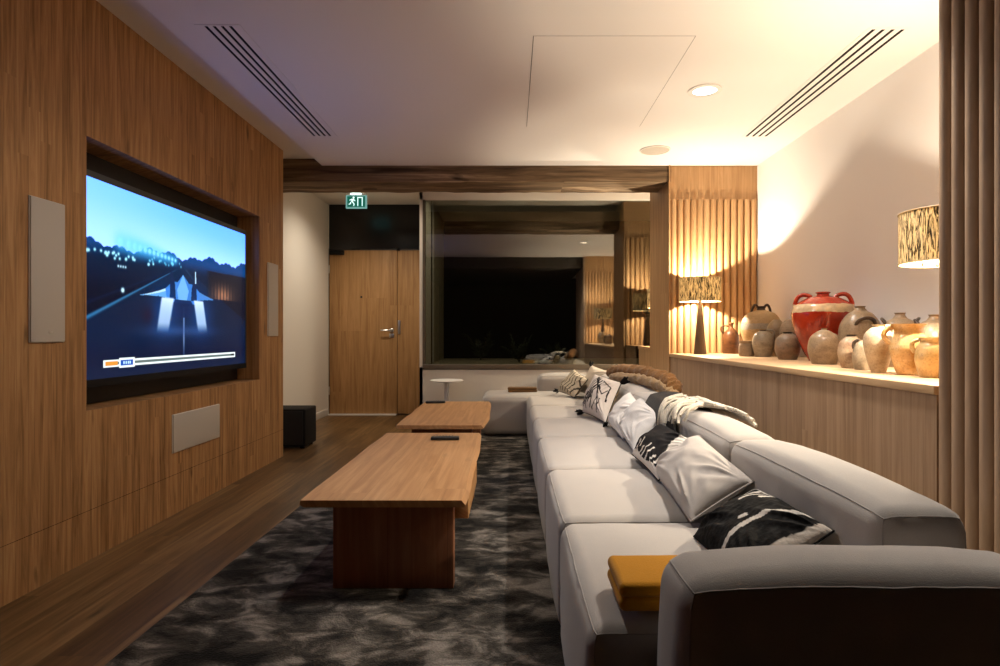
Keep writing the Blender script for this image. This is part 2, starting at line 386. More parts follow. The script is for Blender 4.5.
struct('baseboard_left', MB().box(XLW, XLW + .014, 4.912, YD - .05, 0, .085, .003), M['trimwhite'], 'white baseboard under the white wall')
# ceilings
m = MB().box(-1.617, XR + .05, -2.6, YB, ZC, 2.75)
struct('ceiling', m, M['ceil'], 'white dropped ceiling', smooth=0)
struct('ceiling_upper', MB().box(-2.4, -1.617, -2.6, YB + .4, ZU, 2.75), M['ceil'], 'higher strip of ceiling along the panelled wall', smooth=0)
struct('ceiling_entry', MB().box(-2.5, XR + .2, YB + .38, 8.6, ZV, 2.75), M['white'], 'pale ceiling behind the old beam', smooth=0)
# old beam
def beam():
    mb = MB(); nx, x0, x1 = 90, -2.25, 1.37
    ring = [(5.13, 2.30), (5.13, 2.36), (5.13, 2.42), (5.13, 2.52), (5.53, 2.52), (5.53, 2.42), (5.53, 2.30), (5.43, 2.30), (5.33, 2.30), (5.23, 2.30)]
    R = len(ring)
    for i in range(nx + 1):
        x = x0 + (x1 - x0) * i / nx
        for k, (y, z) in enumerate(ring):
            e = noise.noise(Vector((x * 2.1, y * 4, z * 4))) * .016 + noise.noise(Vector((x * 7, y * 9, z * 9 + 4))) * .007
            dy = (e if k < 4 else 0); dz = (abs(e) * 1.0 if k in (0, 6, 7, 8, 9) else 0)
            mb.v.append(Vector((x, y + (abs(dy)), z + dz)))
    for i in range(nx):
        for k in range(R):
            a, b = i * R + k, i * R + (k + 1) % R; mb.f.append((a, b, b + R, a + R))
    mb.f.append(tuple(range(R))); mb.f.append(tuple(nx * R + k for k in range(R))[::-1])
    return mb
struct('trim_1', beam(), M['beam'], 'rough old dark timber beam below the ceiling', smooth=50)
# right side: plaster wall, low ledge wall, piers
struct('wall_right', MB().box(XR, XR + .15, -2.6, 8.6, 0, 2.75), M['plaster'], 'off white plaster wall above the ledge', smooth=0)
m = MB().box(XP, XP + .03, YN, YP0, 0, ZL - .03)
lw = struct('wall_right_low', m, M['ledgep'], 'low oak panelled wall carrying the ledge', smooth=0)
m = MB().box(XP - .008, XR, YN + .001, YP0 + .02, ZL - .03, ZL, .003)
struct('trim_2', m, M['ledgetop'], 'pale oak ledge board in front of the plaster wall')
def slats(mb, p, step, nrm, n, pitch, z0, z1, r, depth):
    """row of half round battens standing on a panel"""
    p, step, nrm = Vector(p), Vector(step), Vector(nrm)
    for i in range(n):
        c = p + step * (pitch * (i + .5)); out = []
        for k in range(11):
            a = PI * k / 10; out.append(c - step * math.cos(a) * r + nrm * (math.sin(a) ** .7) * depth)
        vs = [(q.x, q.y, z0) for q in out] + [(q.x, q.y, z1) for q in out]; k = len(out)
        mb.add(vs, [(j, j + 1, k + j + 1, k + j) for j in range(k - 1)] + [tuple(range(k))[::-1], tuple(range(k, 2 * k))])
    return mb
m = MB().box(XP, XR, YP0 + .02, YP1 - .012, 0, ZC)
pf = struct('trim_3', m, M['pier'], 'oak clad pier at the far end of the ledge', smooth=0)
struct('pier_side', MB().box(XP - .012, XP, YP0 - .012, YP1, 0, 2.60), M['pierside'], None, pf, 0)
struct('pier_cap', MB().box(XP, XR, YP0 + .008, YP0 + .0199, 2.145, ZC), M['pier'], None, pf, 0)
nsl = 13; pit = (XR - XP - .004) / nsl
struct('slat_panel', slats(MB(), (XP + .002, YP0 + .0199, 0), (1, 0, 0), (0, -1, 0), nsl, pit, ZL, 2.15, pit * .46, .035), M['slat'], None, pf, 50)
struct('rear_slat_panel', slats(MB(), (XP + .002, YP1 - .0119, 0), (1, 0, 0), (0, 1, 0), nsl, pit, .87, 2.15, pit * .46, .035), M['slat'], None, pf, 50)
struct('rear_pier_cap', MB().box(XP, XR, YP1 - .0119, YP1 + .004, 2.15, 2.6), M['pier'], None, pf, 0)
m = MB().box(XP + .012, XR, .6, YN - .03, 0, ZC)
pn = struct('trim_4', m, M['slatd'], 'oak pier clad in vertical battens at the near right', smooth=0)
struct('batten_panel', slats(MB(), (XP + .0119, .6, 0), (0, 1, 0), (-1, 0, 0), 24, (YN - .6 - .022) / 24, 0, ZC, .025, .034), M['slatd'], None, pn, 50)
struct('rear_batten_panel', slats(MB(), (XP + .01, YN - .0299, 0), (1, 0, 0), (0, 1, 0), nsl, (XR - XP - .012) / nsl, ZL, 2.15, .026, .030), M['slat'], None, pn, 50)
struct('rear_pier_cap', MB().box(XP + .012, XR, YN - .0299, YN - .012, 2.15, ZC), M['pier'], None, pn, 0)
# low ledge behind the far pier
m = MB().box(XP + .01, XR, YP1, YW - .03, 0, .84).box(XP, XR, YP1, YW - .03, .84, .87)
struct('trim_5', m, M['pierside'], 'short oak ledge between pier and window', smooth=0)
# wall behind the camera and lintel there
struct('wall_front', MB().box(-2.4, 2.2, -2.75, -2.6, 0, 2.75), M['soffit'], 'wall behind the viewer', smooth=0)
struct('trim_6', MB().box(XL, XP, -2.59, 1.75, 2.24, 2.44), M['soffit'], 'dark lowered soffit over the near end of the room', smooth=0)
# door wall
XD1 = -.955
m = MB().box(-2.5, XLW + .012, YD, YD + .12, 0, 2.75).box(-1.105, XD1 + .0, YD, YD + .12, 0, 2.75)
struct('wall_back', m, M['white'], 'strip of wall beside the door', smooth=0)
struct('wall_back_transom', MB().box(XLW + .012, -1.105, YD + .005, YD + .10, 2.05, 2.62), M['black'], 'glossy black panel above the door', smooth=0)
d = MB().box(-2.246, -1.41, YD + .01, YD + .055, .015, 2.035, .002)
door = struct('door_1', d, M['door'], 'oak door with narrow side leaf and metal lever handle')
struct('side_leaf', MB().box(-1.404, -1.112, YD + .01, YD + .055, .015, 2.035, .002), M['door'], None, door)
struct('door_frame', MB().box(-2.25, -2.2465, YD - .006, YD + .06, 0, 2.05).box(-1.1115, -1.107, YD - .006, YD + .06, 0, 2.05).box(-2.25, -1.107, YD + .004, YD + .06, 2.037, 2.05), M['darkmetal'], None, door, 0)
h = MB().lathe((0, 0, 0), [(.026, 0), (.026, .008), (.02, .012)], 20)
hv = [Vector((-1.475 + v.x, YD + .01 - v.z, 1.045 + v.y)) for v in h.v]; h.v = hv
h.tube([(-1.475, YD, 1.045), (-1.475, YD - .05, 1.045), (-1.49, YD - .056, 1.045), (-1.60, YD - .056, 1.045)], .0095, 10)
struct('door_handle', h, M['metal'], None, door)
struct('lock_plate', MB().box(-1.505, -1.445, YD + .004, YD + .012, .955, 1.005, .003), M['metal'], None, door)
struct('pull_plate', MB().box(-1.397, -1.368, YD - .004, YD + .012, 1.0, 1.17, .003), M['metal'], None, door)
struct('peephole', MB().box(-1.862, -1.838, YD + .004, YD + .012, 1.445, 1.469, .004), M['darkmetal'], None, door)
struct('door_closer', MB().box(-2.235, -2.06, YD - .03, YD + .01, 1.975, 2.03, .006).box(-1.97, -1.86, YD - .012, YD + .006, 2.043, 2.055, .002).box(-1.41, -1.37, YD - .012, YD + .006, 2.03, 2.06, .002), M['blackmatt'], None, door)
struct('door_light_line', MB().box(-2.246, -1.41, YD - .05, YD + .05, .0, .0135, .002), M['tabwhite'], None, door)  # white strip standing in for the line of light spilled under the door
struct('hinge', MB().box(-2.252, -2.240, YD - .008, YD + .012, 1.75, 1.85, .002).box(-2.252, -2.240, YD - .008, YD + .012, .25, .35, .002).box(-1.118, -1.108, YD - .008, YD + .012, 1.2, 1.3, .002), M['metal'], None, door)
struct('corridor_wall', MB().box(-2.5, -.95, 8.5, 8.6, -.1, 2.75).box(-2.5, -.95, YD + .12, 8.5, -.12, -.002), M['white'], 'pale corridor beyond the door', smooth=0) if False else None
# window wall
GZ0, GZ1 = .672, 2.444
m = MB().box(XD1 - .03, XP - .012, YW, YW + .09, 0, .64).box(XD1 - .03, XR, YW, YW + .09, GZ1, ZV).box(XD1 - .03, XD1 + .004, YW, YD, 0, ZV)
struct('wall_window', m, M['white'], 'white wall below and above the wide window', smooth=0)
win = struct('window_1', MB().box(XD1 + .03, XR - .02, YW + .03, YW + .042, GZ0, GZ1), M['glass'], 'wide dark interior window mirroring the room', smooth=0)
f = MB().box(XD1 + .004, XD1 + .03, YW - .006, YW + .06, .62, GZ1).box(XD1 + .004, XP - .012, YW - .012, YW + .06, .615, .672, .003).box(XP - .012, XR - .02, YW + .02, YW + .06, .62, .672)
struct('window_frame', f, M['frame'], None, win)
struct('window_stop', MB().box(-.868, -.856, YW + .05, YW + .07, GZ0, GZ1), M['frame'], None, win, 0)
# light well behind the glass
m = MB().box(-.984, -.952, YW + .1, 8.5, .4, 2.6)
struct('wall_lightwell', m, M['stone'], 'grey stone wall inside the light well', smooth=0)
struct('wall_lightwell_back', MB().box(-.98, 2.3, 8.5, 8.6, .4, 2.6), M['blackmatt'], 'dark back of the light well', smooth=0)
struct('floor_lightwell', MB().box(-.953, XR, YW + .07, 8.5, .5, .655), M['stone'], 'stone floor of the light well behind glass', smooth=0)

# plants in the light well
def fern(x, y, h, n, name, label):
    t = thing(name, label, 'plant', (x, y, .655), 'plants behind the window')
    lf, st = MB(), MB()
    for i in range(n):
        a = random.uniform(0, 2 * PI); L = h * random.uniform(.6, 1.1); lean = random.uniform(.25, .8)
        pts = []
        for k in range(7):
            q = k / 6; rr = L * lean * q; pts.append(Vector((x + rr * math.cos(a), y + rr * math.sin(a) * .6, .657 + L * (q * 1.1 - .55 * lean * q * q))))
        st.tube(pts, .004, 5)
        for k in range(1, 7):
            p = pts[k]; side = Vector((-math.sin(a), math.cos(a), 0)); fw = (pts[k] - pts[k - 1]).normalized(); w = .09 * (1.15 - k / 7)
            for sg in (-1, 1):
                tip = p + side * sg * w + fw * .05 + Vector((0, 0, -.015)); mid = p + side * sg * w * .5
                lf.add([p, mid + fw * .022 + Vector((0, 0, .01)), tip, mid - fw * .012 + Vector((0, 0, .008))], [(0, 1, 2, 3)])
    st.build('stem', M['leaf'], t); lf.build('leaves', M['leaf'], t)
fern(.10, 7.3, .34, 11, 'fern', 'dark arching fern behind the glass, middle of the window')
fern(.52, 7.2, .26, 9, 'fern', 'low dark fern behind the glass close to the mirrored slats')
fern(-.40, 7.9, .42, 10, 'fern', 'tall dark fern deep behind the glass on the side of the stone wall')
t = thing('pebble', 'pale flat pebble on the stone floor behind the glass', 'stone', (.37, 6.95, .655))
pm = MB().lathe((0, 0, 0), [(.0, .0), (.05, .002), (.075, .018), (.06, .036), (.02, .044), (0, .045)], 20, close=False)
pm.v = [Vector((.37 + v.x * 1.6, 6.95 + v.y * .8, .655 + v.z)) for v in pm.v]
pm.build('body', M['tabwhite'], t)

# ------------------------------------------------------------------ screen in the recess
def tv():
    X, y0, y1, z0, z1 = -1.93, 2.68, 4.353, .79, 1.72
    t = thing('television', 'large flat television in the wall recess showing a jet on a dusk runway', 'television', (X - .06, (y0 + y1) / 2, z0 - .03))
    MB().box(X - .05, X - .004, y0 - .012, y1 + .012, z0 - .022, z1 + .012, .003).build('housing', M['blackmatt'], t)
    b = MB().box(X - .004, X + .004, y0 - .014, y1 + .014, z1, z1 + .030).box(X - .004, X + .004, y0 - .014, y0, z0, z1).box(X - .004, X + .004, y1, y1 + .014, z0, z1)
    b.build('bezel', M['bezel'], t, 0)
    MB().box(X - .004, X + .004, y0 - .014, y1 + .014, z0 - .036, z0).build('lower_bezel', M['blackmatt'], t, 0)
    MB().box(-2.031, X - .05, 3.3, 3.8, 1.0, 1.5).build('wall_mount', M['darkmetal'], t, 0)
    nu, nv = 480, 270
    u, v = np.meshgrid(np.linspace(0, 1, nu), np.linspace(0, 1, nv))
    def S(a, b, x): q = np.clip((x - a) / (b - a), 0, 1); return q * q * (3 - 2 * q)
    def mix(c, d, f): return c * (1 - f[..., None]) + np.array(d) * f[..., None]
    rng = np.random.RandomState(3)
    C = np.zeros((nv, nu, 3))
    hz = .672 + .075 * np.clip(u, 0, 1)                                  # far ridge line
    ridge = hz + .022 * np.sin(u * 19 + 1) * .6 + .013 * np.sin(u * 47) + .009 * np.abs(np.sin(u * 93 + .4))
    sky = S(.66, 1.0, v)
    C[:] = np.array((.66, .88, 1.0)); C = mix(C, (.36, .70, .95), sky * (.55 + .45 * u))
    C = mix(C, (.48, .74, .98), S(.5, 1, u) * S(.7, .95, v) * .35)
    gr = (v < ridge).astype(float); skymask = 1 - gr
    G = np.zeros_like(C) + np.array((.06, .27, .52))
    G = mix(G, (.025, .15, .28), S(.70, .60, v)); G = mix(G, (.02, .09, .19), S(.62, .40, v))
    G = mix(G, (.02, .08, .20), S(.34, .10, v))
    C = C * (1 - gr[..., None]) + G * gr[..., None]
    # runway: converges at (.508,.66)
    vx, vy = .508, .655
    dv = np.clip(vy - v, 1e-4, None); k = (u - vx) / dv
    below = (v < vy)
    rw = below & (k > -1.42) & (k < 1.5)
    C = mix(C, (.05, .20, .36), (rw * .55).astype(float))
    lw_ = np.clip(.010 / dv * .5, .012, .2)
    line = below * np.exp(-((k + 1.38) / .05) ** 2) * S(.0, .06, dv); C = mix(C, (.28, .60, .82), line * .6)
    line = below * np.exp(-((k + 1.75) / .07) ** 2); C = mix(C, (.05, .2, .38), line * .4)
    line = below * np.exp(-((k - .9) / .06) ** 2) * S(.1, .02, dv); C = mix(C, (.3, .5, .65), line * .6)
    line = (v < .40) * np.exp(-((u - .513) / .0045) ** 2) * (v > .05); C = mix(C, (.55, .66, .85), line * .8)
    C = mix(C, (.26, .36, .60), np.exp(-((v - .245) / .035) ** 2) * np.exp(-((u - .5) / .22) ** 2) * .5)   # wet sheen
    C = mix(C, (.03, .10, .24), np.exp(-((v - .1) / .06) ** 2) * .5)
    # lights along the field
    def glow(cx, cy, rx, col, a): 
        nonlocal C
        g = np.exp(-(((u - cx) / rx) ** 2 + ((v - cy) / (rx * 1.78)) ** 2)); C = mix(C, col, np.clip(g * a, 0, 1))
    for i in range(13):
        q = i / 12; glow(.17 + .29 * q ** .8, (.715 - .035 * q), .011 - .006 * q, (.75, .97, 1.0), 1.6); glow(.17 + .29 * q ** .8, (.715 - .035 * q), .03 - .015 * q, (.30, .75, 1), .5)
    for i in range(26): glow(rng.uniform(.02, .34), .655 - rng.uniform(0, .035) + .05 * 0, .0045, (.65, .92, 1), 1.2)
    for i in range(4): glow(.16 + .011 * i, .585, .004, (.8, .95, 1), 1)
    for i in range(20): glow(.30 + .2 * rng.rand(), .64 + .03 * rng.rand(), .004, (.45, .85, 1), .8)
    glow(.18, .46, .007, (.8, .95, 1), 1.4)
    for q in (.765, .835): glow(q, .475 + (q - .7) * .1, .006, (.9, .9, .9), 1.1)
    fence = S(.66, .70, u) * (v > .47) * (v < .655 + (u - .5) * .02) * S(.52, .60, u)
    C = mix(C, (.14, .13, .19), fence.astype(float) * .8)
    C = mix(C, (.66, .45, .34), fence * np.exp(-(((u - .80) / .085) ** 2 + ((v - .50) / .075) ** 2)) * (.75 + .25 * np.sin(u * 240)))
    # jet seen from behind
    def poly(pts, col, a=1.0, soft=0):
        nonlocal C
        ins = np.zeros(u.shape, bool); n = len(pts)
        for i in range(n):
            (x1, y1), (x2, y2) = pts[i], pts[(i + 1) % n]
            cond = ((y1 > v) != (y2 > v)) & (u < (x2 - x1) * (v - y1) / (y2 - y1 + 1e-12) + x1); ins ^= cond
        C = mix(C, col, ins.astype(float) * a)
    poly([(.26, .445), (.36, .475), (.45, .525), (.455, .44), (.36, .45)], (.42, .70, .95), .9)
    poly([(.73, .462), (.66, .485), (.565, .525), (.56, .44), (.66, .455)], (.30, .55, .85), .85)
    poly([(.28, .447), (.37, .485), (.44, .52), (.44, .50), (.36, .468)], (.80, .94, 1.0), .9)
    poly([(.40, .50), (.44, .545), (.475, .55), (.508, .60), (.545, .55), (.58, .545), (.62, .50), (.60, .42), (.41, .42)], (.22, .48, .82), .95)
    poly([(.47, .50), (.508, .60), (.545, .50), (.53, .43), (.48, .43)], (.45, .70, .96), .9)
    poly([(.425, .44), (.43, .60), (.437, .64), (.443, .60), (.458, .53), (.462, .44)], (.05, .17, .34), 1)
    poly([(.56, .44), (.565, .52), (.585, .60), (.592, .64), (.597, .60), (.60, .44)], (.05, .17, .34), 1)
    poly([(.588, .555), (.588, .635), (.594, .635), (.596, .555)], (.75, .92, 1), .9)
    poly([(.44, .41), (.46, .44), (.56, .44), (.575, .41), (.56, .33), (.46, .33)], (.05, .14, .30), .9)
    for (a, b, c_, d_) in ((.372, .458, .345, .425), (.572, .652, .602, .682)):
        f = np.clip((.445 - v) / .20, 0, 1); lo = a + (c_ - a) * f; hi = b + (d_ - b) * f
        e = S(0, .014, u - lo) * S(0, .014, hi - u) * S(.225, .30, v) * S(.452, .438, v)
        C = mix(C, (.93, .98, 1.0), e * (1 - .35 * f)); glow((a + b + c_ + d_) / 4, .35, .085, (.20, .50, 1.0), .28)
    glow(.30, .335, .03, (.35, .06, .10), .35)
    # progress bar
    B = lambda a, b, c_, d_: ((u > a) & (u < b) & (v > c_) & (v < d_)).astype(float)
    C = mix(C, (.93, .97, .97), B(.094, .906, .053, .092)); C = mix(C, (.40, .47, .46), B(.104, .896, .066, .079))
    C = mix(C, (.93, .97, .97), B(.163, .236, .047, .099)); C = mix(C, (.05, .30, .68), B(.171, .228, .056, .089))
    C = mix(C, (.85, .55, .22), B(.104, .158, .063, .082)); C = mix(C, (.10, .13, .17), B(.868, .896, .065, .080))
    for a in (.183, .193, .203, .212): C = mix(C, (.75, .90, 1), B(a, a + .006, .064, .081))
    C = np.clip(C, 0, 1) ** 2.2
    C *= (.5 + .5 * np.clip(C.max(-1) / .35, 0, 1))[..., None]
    C[..., 2] *= 1 + 1.3 * skymask
    me = bpy.data.meshes.new('screen')
    yy, zz = y0 + u * (y1 - y0), z0 + v * (z1 - z0)
    o0 = ORG[t.name]
    co = np.stack([np.full(u.shape, X + .001) - o0.x, yy - o0.y, zz - o0.z], -1).reshape(-1, 3)
    ii = (np.arange(nv - 1)[:, None] * nu + np.arange(nu - 1)[None, :]).ravel()
    faces = np.stack([ii, ii + 1, ii + nu + 1, ii + nu], -1)
    me.vertices.add(len(co)); me.vertices.foreach_set('co', co.ravel())
    me.loops.add(faces.size); me.loops.foreach_set('vertex_index', faces.ravel())
    me.polygons.add(len(faces)); me.polygons.foreach_set('loop_start', np.arange(len(faces)) * 4); me.update(calc_edges=True)
    at = me.color_attributes.new('print', 'FLOAT_COLOR', 'POINT')
    at.data.foreach_set('color', np.concatenate([C.reshape(-1, 3), np.ones((nu * nv, 1))], 1).astype(np.float32).ravel())
    mm, nt, b = newmat('lit_screen'); a = N(nt, 'ShaderNodeAttribute'); a.attribute_name = 'print'
    b.inputs['Base Color'].default_value = (.004, .004, .004, 1); b.inputs['Roughness'].default_value = .25
    nt.links.new(a.outputs[0], b.inputs['Emission Color']); b.inputs['Emission Strength'].default_value = SCREEN; b.inputs['Specular IOR Level'].default_value = .3
    me.materials.append(mm)
    o = bpy.data.objects.new('screen', me); COL.objects.link(o); o.parent = t; o['label'] = 'lit screen with jet and progress bar'
SCREEN = 1.25
tv()

# flush speakers on the panelling
def wall_speaker(y0, y1, z0, z1, label, badge):
    t = thing('wall_speaker', label, 'speaker', (XL, (y0 + y1) / 2, z0), 'flush speakers on the panelled wall')
    MB().box(XL + .0005, XL + .006, y0 - .002, y1 + .002, z0 - .002, z1 + .002, .001).build('frame', M['trimwhite'], t)
    MB().box(XL + .006, XL + .011, y0, y1, z0, z1, .0015).build('grille', M['grille'], t)
    if badge: MB().box(XL + .011, XL + .0125, (y0 + y1) / 2 + .0, (y0 + y1) / 2 + .02, z0 + .035, z0 + .043).build('badge', M['metal'], t, 0)
wall_speaker(2.318, 2.495, .968, 1.535, 'tall beige wall speaker on the panelling before the television', True)
wall_speaker(4.59, 4.78, .985, 1.548, 'tall beige wall speaker on the panelling between television and door', False)
wall_speaker(3.30, 3.82, .345, .553, 'wide beige wall speaker below the television', False)
# subwoofer
t = thing('subwoofer', 'black cube subwoofer on the floor beside the white wall', 'speaker', (-1.95, 5.37, 0))
MB().box(-2.12, -1.79, 5.22, 5.52, .018, .345, .012).build('cabinet', M['blackmatt'], t)
MB().box(-2.10, -1.81, 5.212, 5.222, .035, .328, .004).build('grille', plain('sub_cloth', (.012, .011, .011), .95, bumpscale=700, bs=.4), t)
for x in (-2.08, -1.83):
    for y in (5.26, 5.48): MB().lathe((x, y, 0), [(.018, 0), (.018, .02)], 14).build('foot', M['blackmatt'], t)
# door light strip: corridor light leaking under the door
# exit sign
def exit_sign():
    x0, x1, y, z0, z1 = -1.862, -1.625, 6.77, 2.415, 2.585
    t = thing('exit_sign', 'lit green running man exit sign hanging from the ceiling by the door', 'sign', ((x0 + x1) / 2, y, z1))
    MB().box(x0, x1, y - .012, y + .012, z0, z1 - .02, .004).build('panel', emis('sign_edge', (.28, .62, .55), .55), t)
    MB().box(x0 + .015, x1 - .015, y - .03, y + .03, z1 - .022, ZV, .005).build('housing', M['tabwhite'], t)
    MB().box(x0 + .06, x1 - .06, y - .034, y - .0301, z1 - .020, z1 - .004, .001).build('lamp', emis('sign_lamp', (.75, 1, .95), 5), t)
    MB().box(x0 + .018, x1 - .018, y - .014, y - .0121, z0 + .016, z1 - .034).build('face', emis('sign_green', (.0, .13, .085), .8), t, 0)
    w = emis('sign_white', (.75, 1, .93), 1.3); yy = y - .0142
    def P(pts, name): MB().prism(pts, 1, yy - .001, yy).build(name, w, t, 0)
    cx, cz = x0 + .078, (z0 + z1) / 2 - .008
    g = MB()
    ring = [(cx + .012 + .011 * math.cos(a * PI / 6), cz + .044 + .011 * math.sin(a * PI / 6)) for a in range(12)]
    for poly in (ring, [(cx - .012, cz + .03), (cx + .014, cz + .032), (cx + .006, cz - .006), (cx - .014, cz - .006)],
                 [(cx + .012, cz + .03), (cx + .034, cz + .010), (cx + .028, cz + .003), (cx + .008, cz + .018)],
                 [(cx - .012, cz + .03), (cx - .036, cz + .018), (cx - .034, cz + .009), (cx - .01, cz + .018)],
                 [(cx + .006, cz - .006), (cx + .024, cz - .026), (cx + .018, cz - .05), (cx + .008, cz - .05), (cx + .012, cz - .028), (cx - .006, cz - .008)],
                 [(cx - .014, cz - .006), (cx - .02, cz - .03), (cx - .044, cz - .036), (cx - .044, cz - .026), (cx - .028, cz - .022), (cx - .024, cz - .002)]):
        g.prism(poly, 1, yy - .001, yy)
    g.build('running_man', w, t, 0)
    dx = x1 - .075
    P([(dx - .03, cz - .05), (dx - .03, cz + .05), (dx + .03, cz + .05), (dx + .03, cz - .05), (dx + .02, cz - .05), (dx + .02, cz + .04), (dx - .02, cz + .04), (dx - .02, cz - .05)], 'doorway')
exit_sign()

# ------------------------------------------------------------------ ceiling fittings
def vent(x0, x1, y0, y1, label, rim):
    t = thing('ceiling_vent', label, 'vent', ((x0 + x1) / 2, (y0 + y1) / 2, ZC), 'slot vents in the ceiling')
    MB().box(x0 + .004, x1 - .004, y0 + .004, y1 - .004, ZC - .0012, ZC - .0002).build('dark_slots', M['blackmatt'], t, 0)
    f = MB(); n = 4; inner0, inner1 = x0 + rim, x1 - rim; p = (inner1 - inner0) / n; sl = p * .40
    z0, z1 = ZC - .0026, ZC - .0013
    xs = [x0]; 
    for i in range(n): c = inner0 + p * (i + .5); xs += [c - sl / 2, c + sl / 2]
    xs.append(x1)
    for i in range(0, len(xs), 2): f.box(xs[i], xs[i + 1], y0 + .012, y1 - .012, z0, z1)
    f.box(x0, x1, y0, y0 + .012, z0, z1).box(x0, x1, y1 - .012, y1, z0, z1)
    f.build('frame', M['ceil'], t, 0)
vent(-1.475, -1.262, 2.79, 4.37, 'slot vent with four dark slots in the ceiling above the television', .03)
vent(1.682, 1.882, 2.82, 4.38, 'slot vent with four dark slots in the ceiling above the pottery ledge', .008)
t = thing('ceiling_hatch', 'thin outlined access panel in the middle of the ceiling', 'ceiling hatch', (.5, 3.5, ZC))
MB().box(.107, .893, 2.897, 4.163, ZC - .0012, ZC - .0002).build('shadow_gap', M['bezel'], t, 0)
MB().box(.110, .890, 2.897, 4.163, ZC - .0020, ZC - .0013).build('panel', M['ceil'], t, 0)
def downlight(x, y, label, grp=None):
    t = thing('downlight', label, 'light', (x, y, ZC), grp)
    MB().lathe((x, y, ZC), [(.070, -.0002), (.096, -.0002), (.096, -.006), (.070, -.009)], 40, close=False).build('trim_ring', M['trimwhite'], t)
    MB().lathe((x, y, ZC), [(.0, -.0015), (.071, -.0015)], 40, close=False).build('lens', M['white_lens'], t)
downlight(1.145, 3.545, 'round lit downlight in the ceiling between hatch and right vent')
t = thing('ceiling_speaker', 'flat round beige speaker in the ceiling in front of the slatted pier', 'speaker', (1.127, 4.695, ZC))
MB().lathe((1.127, 4.695, ZC), [(.0, -.006), (.108, -.006), (.108, -.0002)], 48, close=False).build('grille', M['grille'], t)
MB().lathe((1.127, 4.695, ZC), [(.109, -.0002), (.118, -.0002), (.118, -.005), (.109, -.007)], 48, close=False).build('rim', M['trimwhite'], t)

# ------------------------------------------------------------------ rug, tables
def rug():
    x0, x1, y0, y1 = -1.22, .45, .35, 6.0; nx, ny = 120, 300; mb = MB()
    for j in range(ny + 1):
        for i in range(nx + 1):
            x, y = x0 + (x1 - x0) * i / nx, y0 + (y1 - y0) * j / ny
            e = min(i, nx - i, j, ny - j)
            z = (.006 if e == 0 else .0135 if e == 1 else .016) + (noise.noise(Vector((x * 9, y * 13, 0))) * .0006 + noise.noise(Vector((x * 40, y * 40, 3))) * .0004 if e > 1 else 0)
            mb.v.append(Vector((x, y, z)))
    for j in range(ny):
        for i in range(nx): a = j * (nx + 1) + i; mb.f.append((a, a + 1, a + nx + 2, a + nx + 1))
    o = len(mb.v); mb.v += [Vector((x0, y0, .001)), Vector((x1, y0, .001)), Vector((x1, y1, .001)), Vector((x0, y1, .001))]; mb.f.append((o + 3, o + 2, o + 1, o))
    c = [0, nx, (ny + 1) * (nx + 1) - 1, ny * (nx + 1)]
    for k, rng in enumerate((range(0, nx + 1), [j * (nx + 1) + nx for j in range(ny + 1)], [ny * (nx + 1) + i for i in range(nx, -1, -1)], [j * (nx + 1) for j in range(ny, -1, -1)])):
        rng = list(rng); mb.f.append(tuple(rng[::-1]) + (o + k, o + (k + 1) % 4))
    r = mb.build('rug', M['rug'], None, 60, org=(-.4, 3, 0)); tag(r, 'dark mottled grey viscose rug under the coffee tables', 'rug')
rug()
def table(y0, y1, label, legs, rail):
    x0, x1, zt, th = -.778, -.190, .382, .026
    t = thing('coffee_table', label, 'table', ((x0 + x1) / 2, (y0 + y1) / 2, .016), 'live edge coffee tables')
    # top with wavy live edges on the long sides
    n = 44; mb = MB(); ed = MB()
    for i in range(n + 1):
        y = y0 + (y1 - y0) * i / n; wl_ = noise.noise(Vector((y * 2.2, 1.3, 0))) * .014; wr_ = noise.noise(Vector((y * 1.9, 7.7, 0))) * .016 + .012 * math.sin((y - y0) / (y1 - y0) * PI)
        a, b = x0 + wl_, x1 + wr_
        if i == 0: a0, b0 = a, b
        ring = [(a, zt), (a + .004, zt + .0), (b - .004, zt), (b, zt - .004), (b + .012, zt - .018), (b + .006, zt - th), (a + .012, zt - th), (a - .004, zt - .016)]
        for (x, z) in ring: mb.v.append(Vector((x, y, z)))
    R = 8
    for i in range(n):
        for k in range(R): p, q = i * R + k, i * R + (k + 1) % R; mb.f.append((p, q, q + R, p + R))
    mb.f.append(tuple(range(R))[::-1]); mb.f.append(tuple(n * R + k for k in range(R)))
    mb.build('tabletop', M['table'], t, 30)
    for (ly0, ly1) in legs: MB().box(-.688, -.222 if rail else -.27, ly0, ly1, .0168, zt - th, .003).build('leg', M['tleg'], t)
    if rail: MB().box(-.232, -.172, rail[0], rail[1], .252, zt - th, .004).build('apron_rail', M['tedge'], t)
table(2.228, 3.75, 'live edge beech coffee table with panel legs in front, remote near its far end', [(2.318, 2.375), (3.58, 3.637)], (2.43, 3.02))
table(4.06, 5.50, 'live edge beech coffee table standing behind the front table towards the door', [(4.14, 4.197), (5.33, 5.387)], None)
def remote(c, ang, L, W, label):
    t = thing('remote_control', label, 'remote', (c[0], c[1], c[2]), 'remotes on the coffee tables')
    ca, sa = math.cos(ang), math.sin(ang)
    def tr(mb): mb.v = [Vector((c[0] + v.x * ca - v.y * sa, c[1] + v.x * sa + v.y * ca, c[2] + v.z)) for v in mb.v]; return mb
    tr(MB().box(-L / 2, L / 2, -W / 2, W / 2, .001, .020, .006)).build('body', M['rubber'], t)
    b = MB()
    for i in range(7):
        for j in range(3):
            x, y = -L * .4 + L * .11 * i, (j - 1) * W * .27; b.box(x - .004, x + .004, y - .0035, y + .0035, .0195, .0222)
    tr(b).build('buttons', plain('remote_buttons', (.16, .16, .17), .5), t, 0)
remote((-.385, 3.505, .382), .05, .165, .05, 'black remote on the far end of the front coffee table')
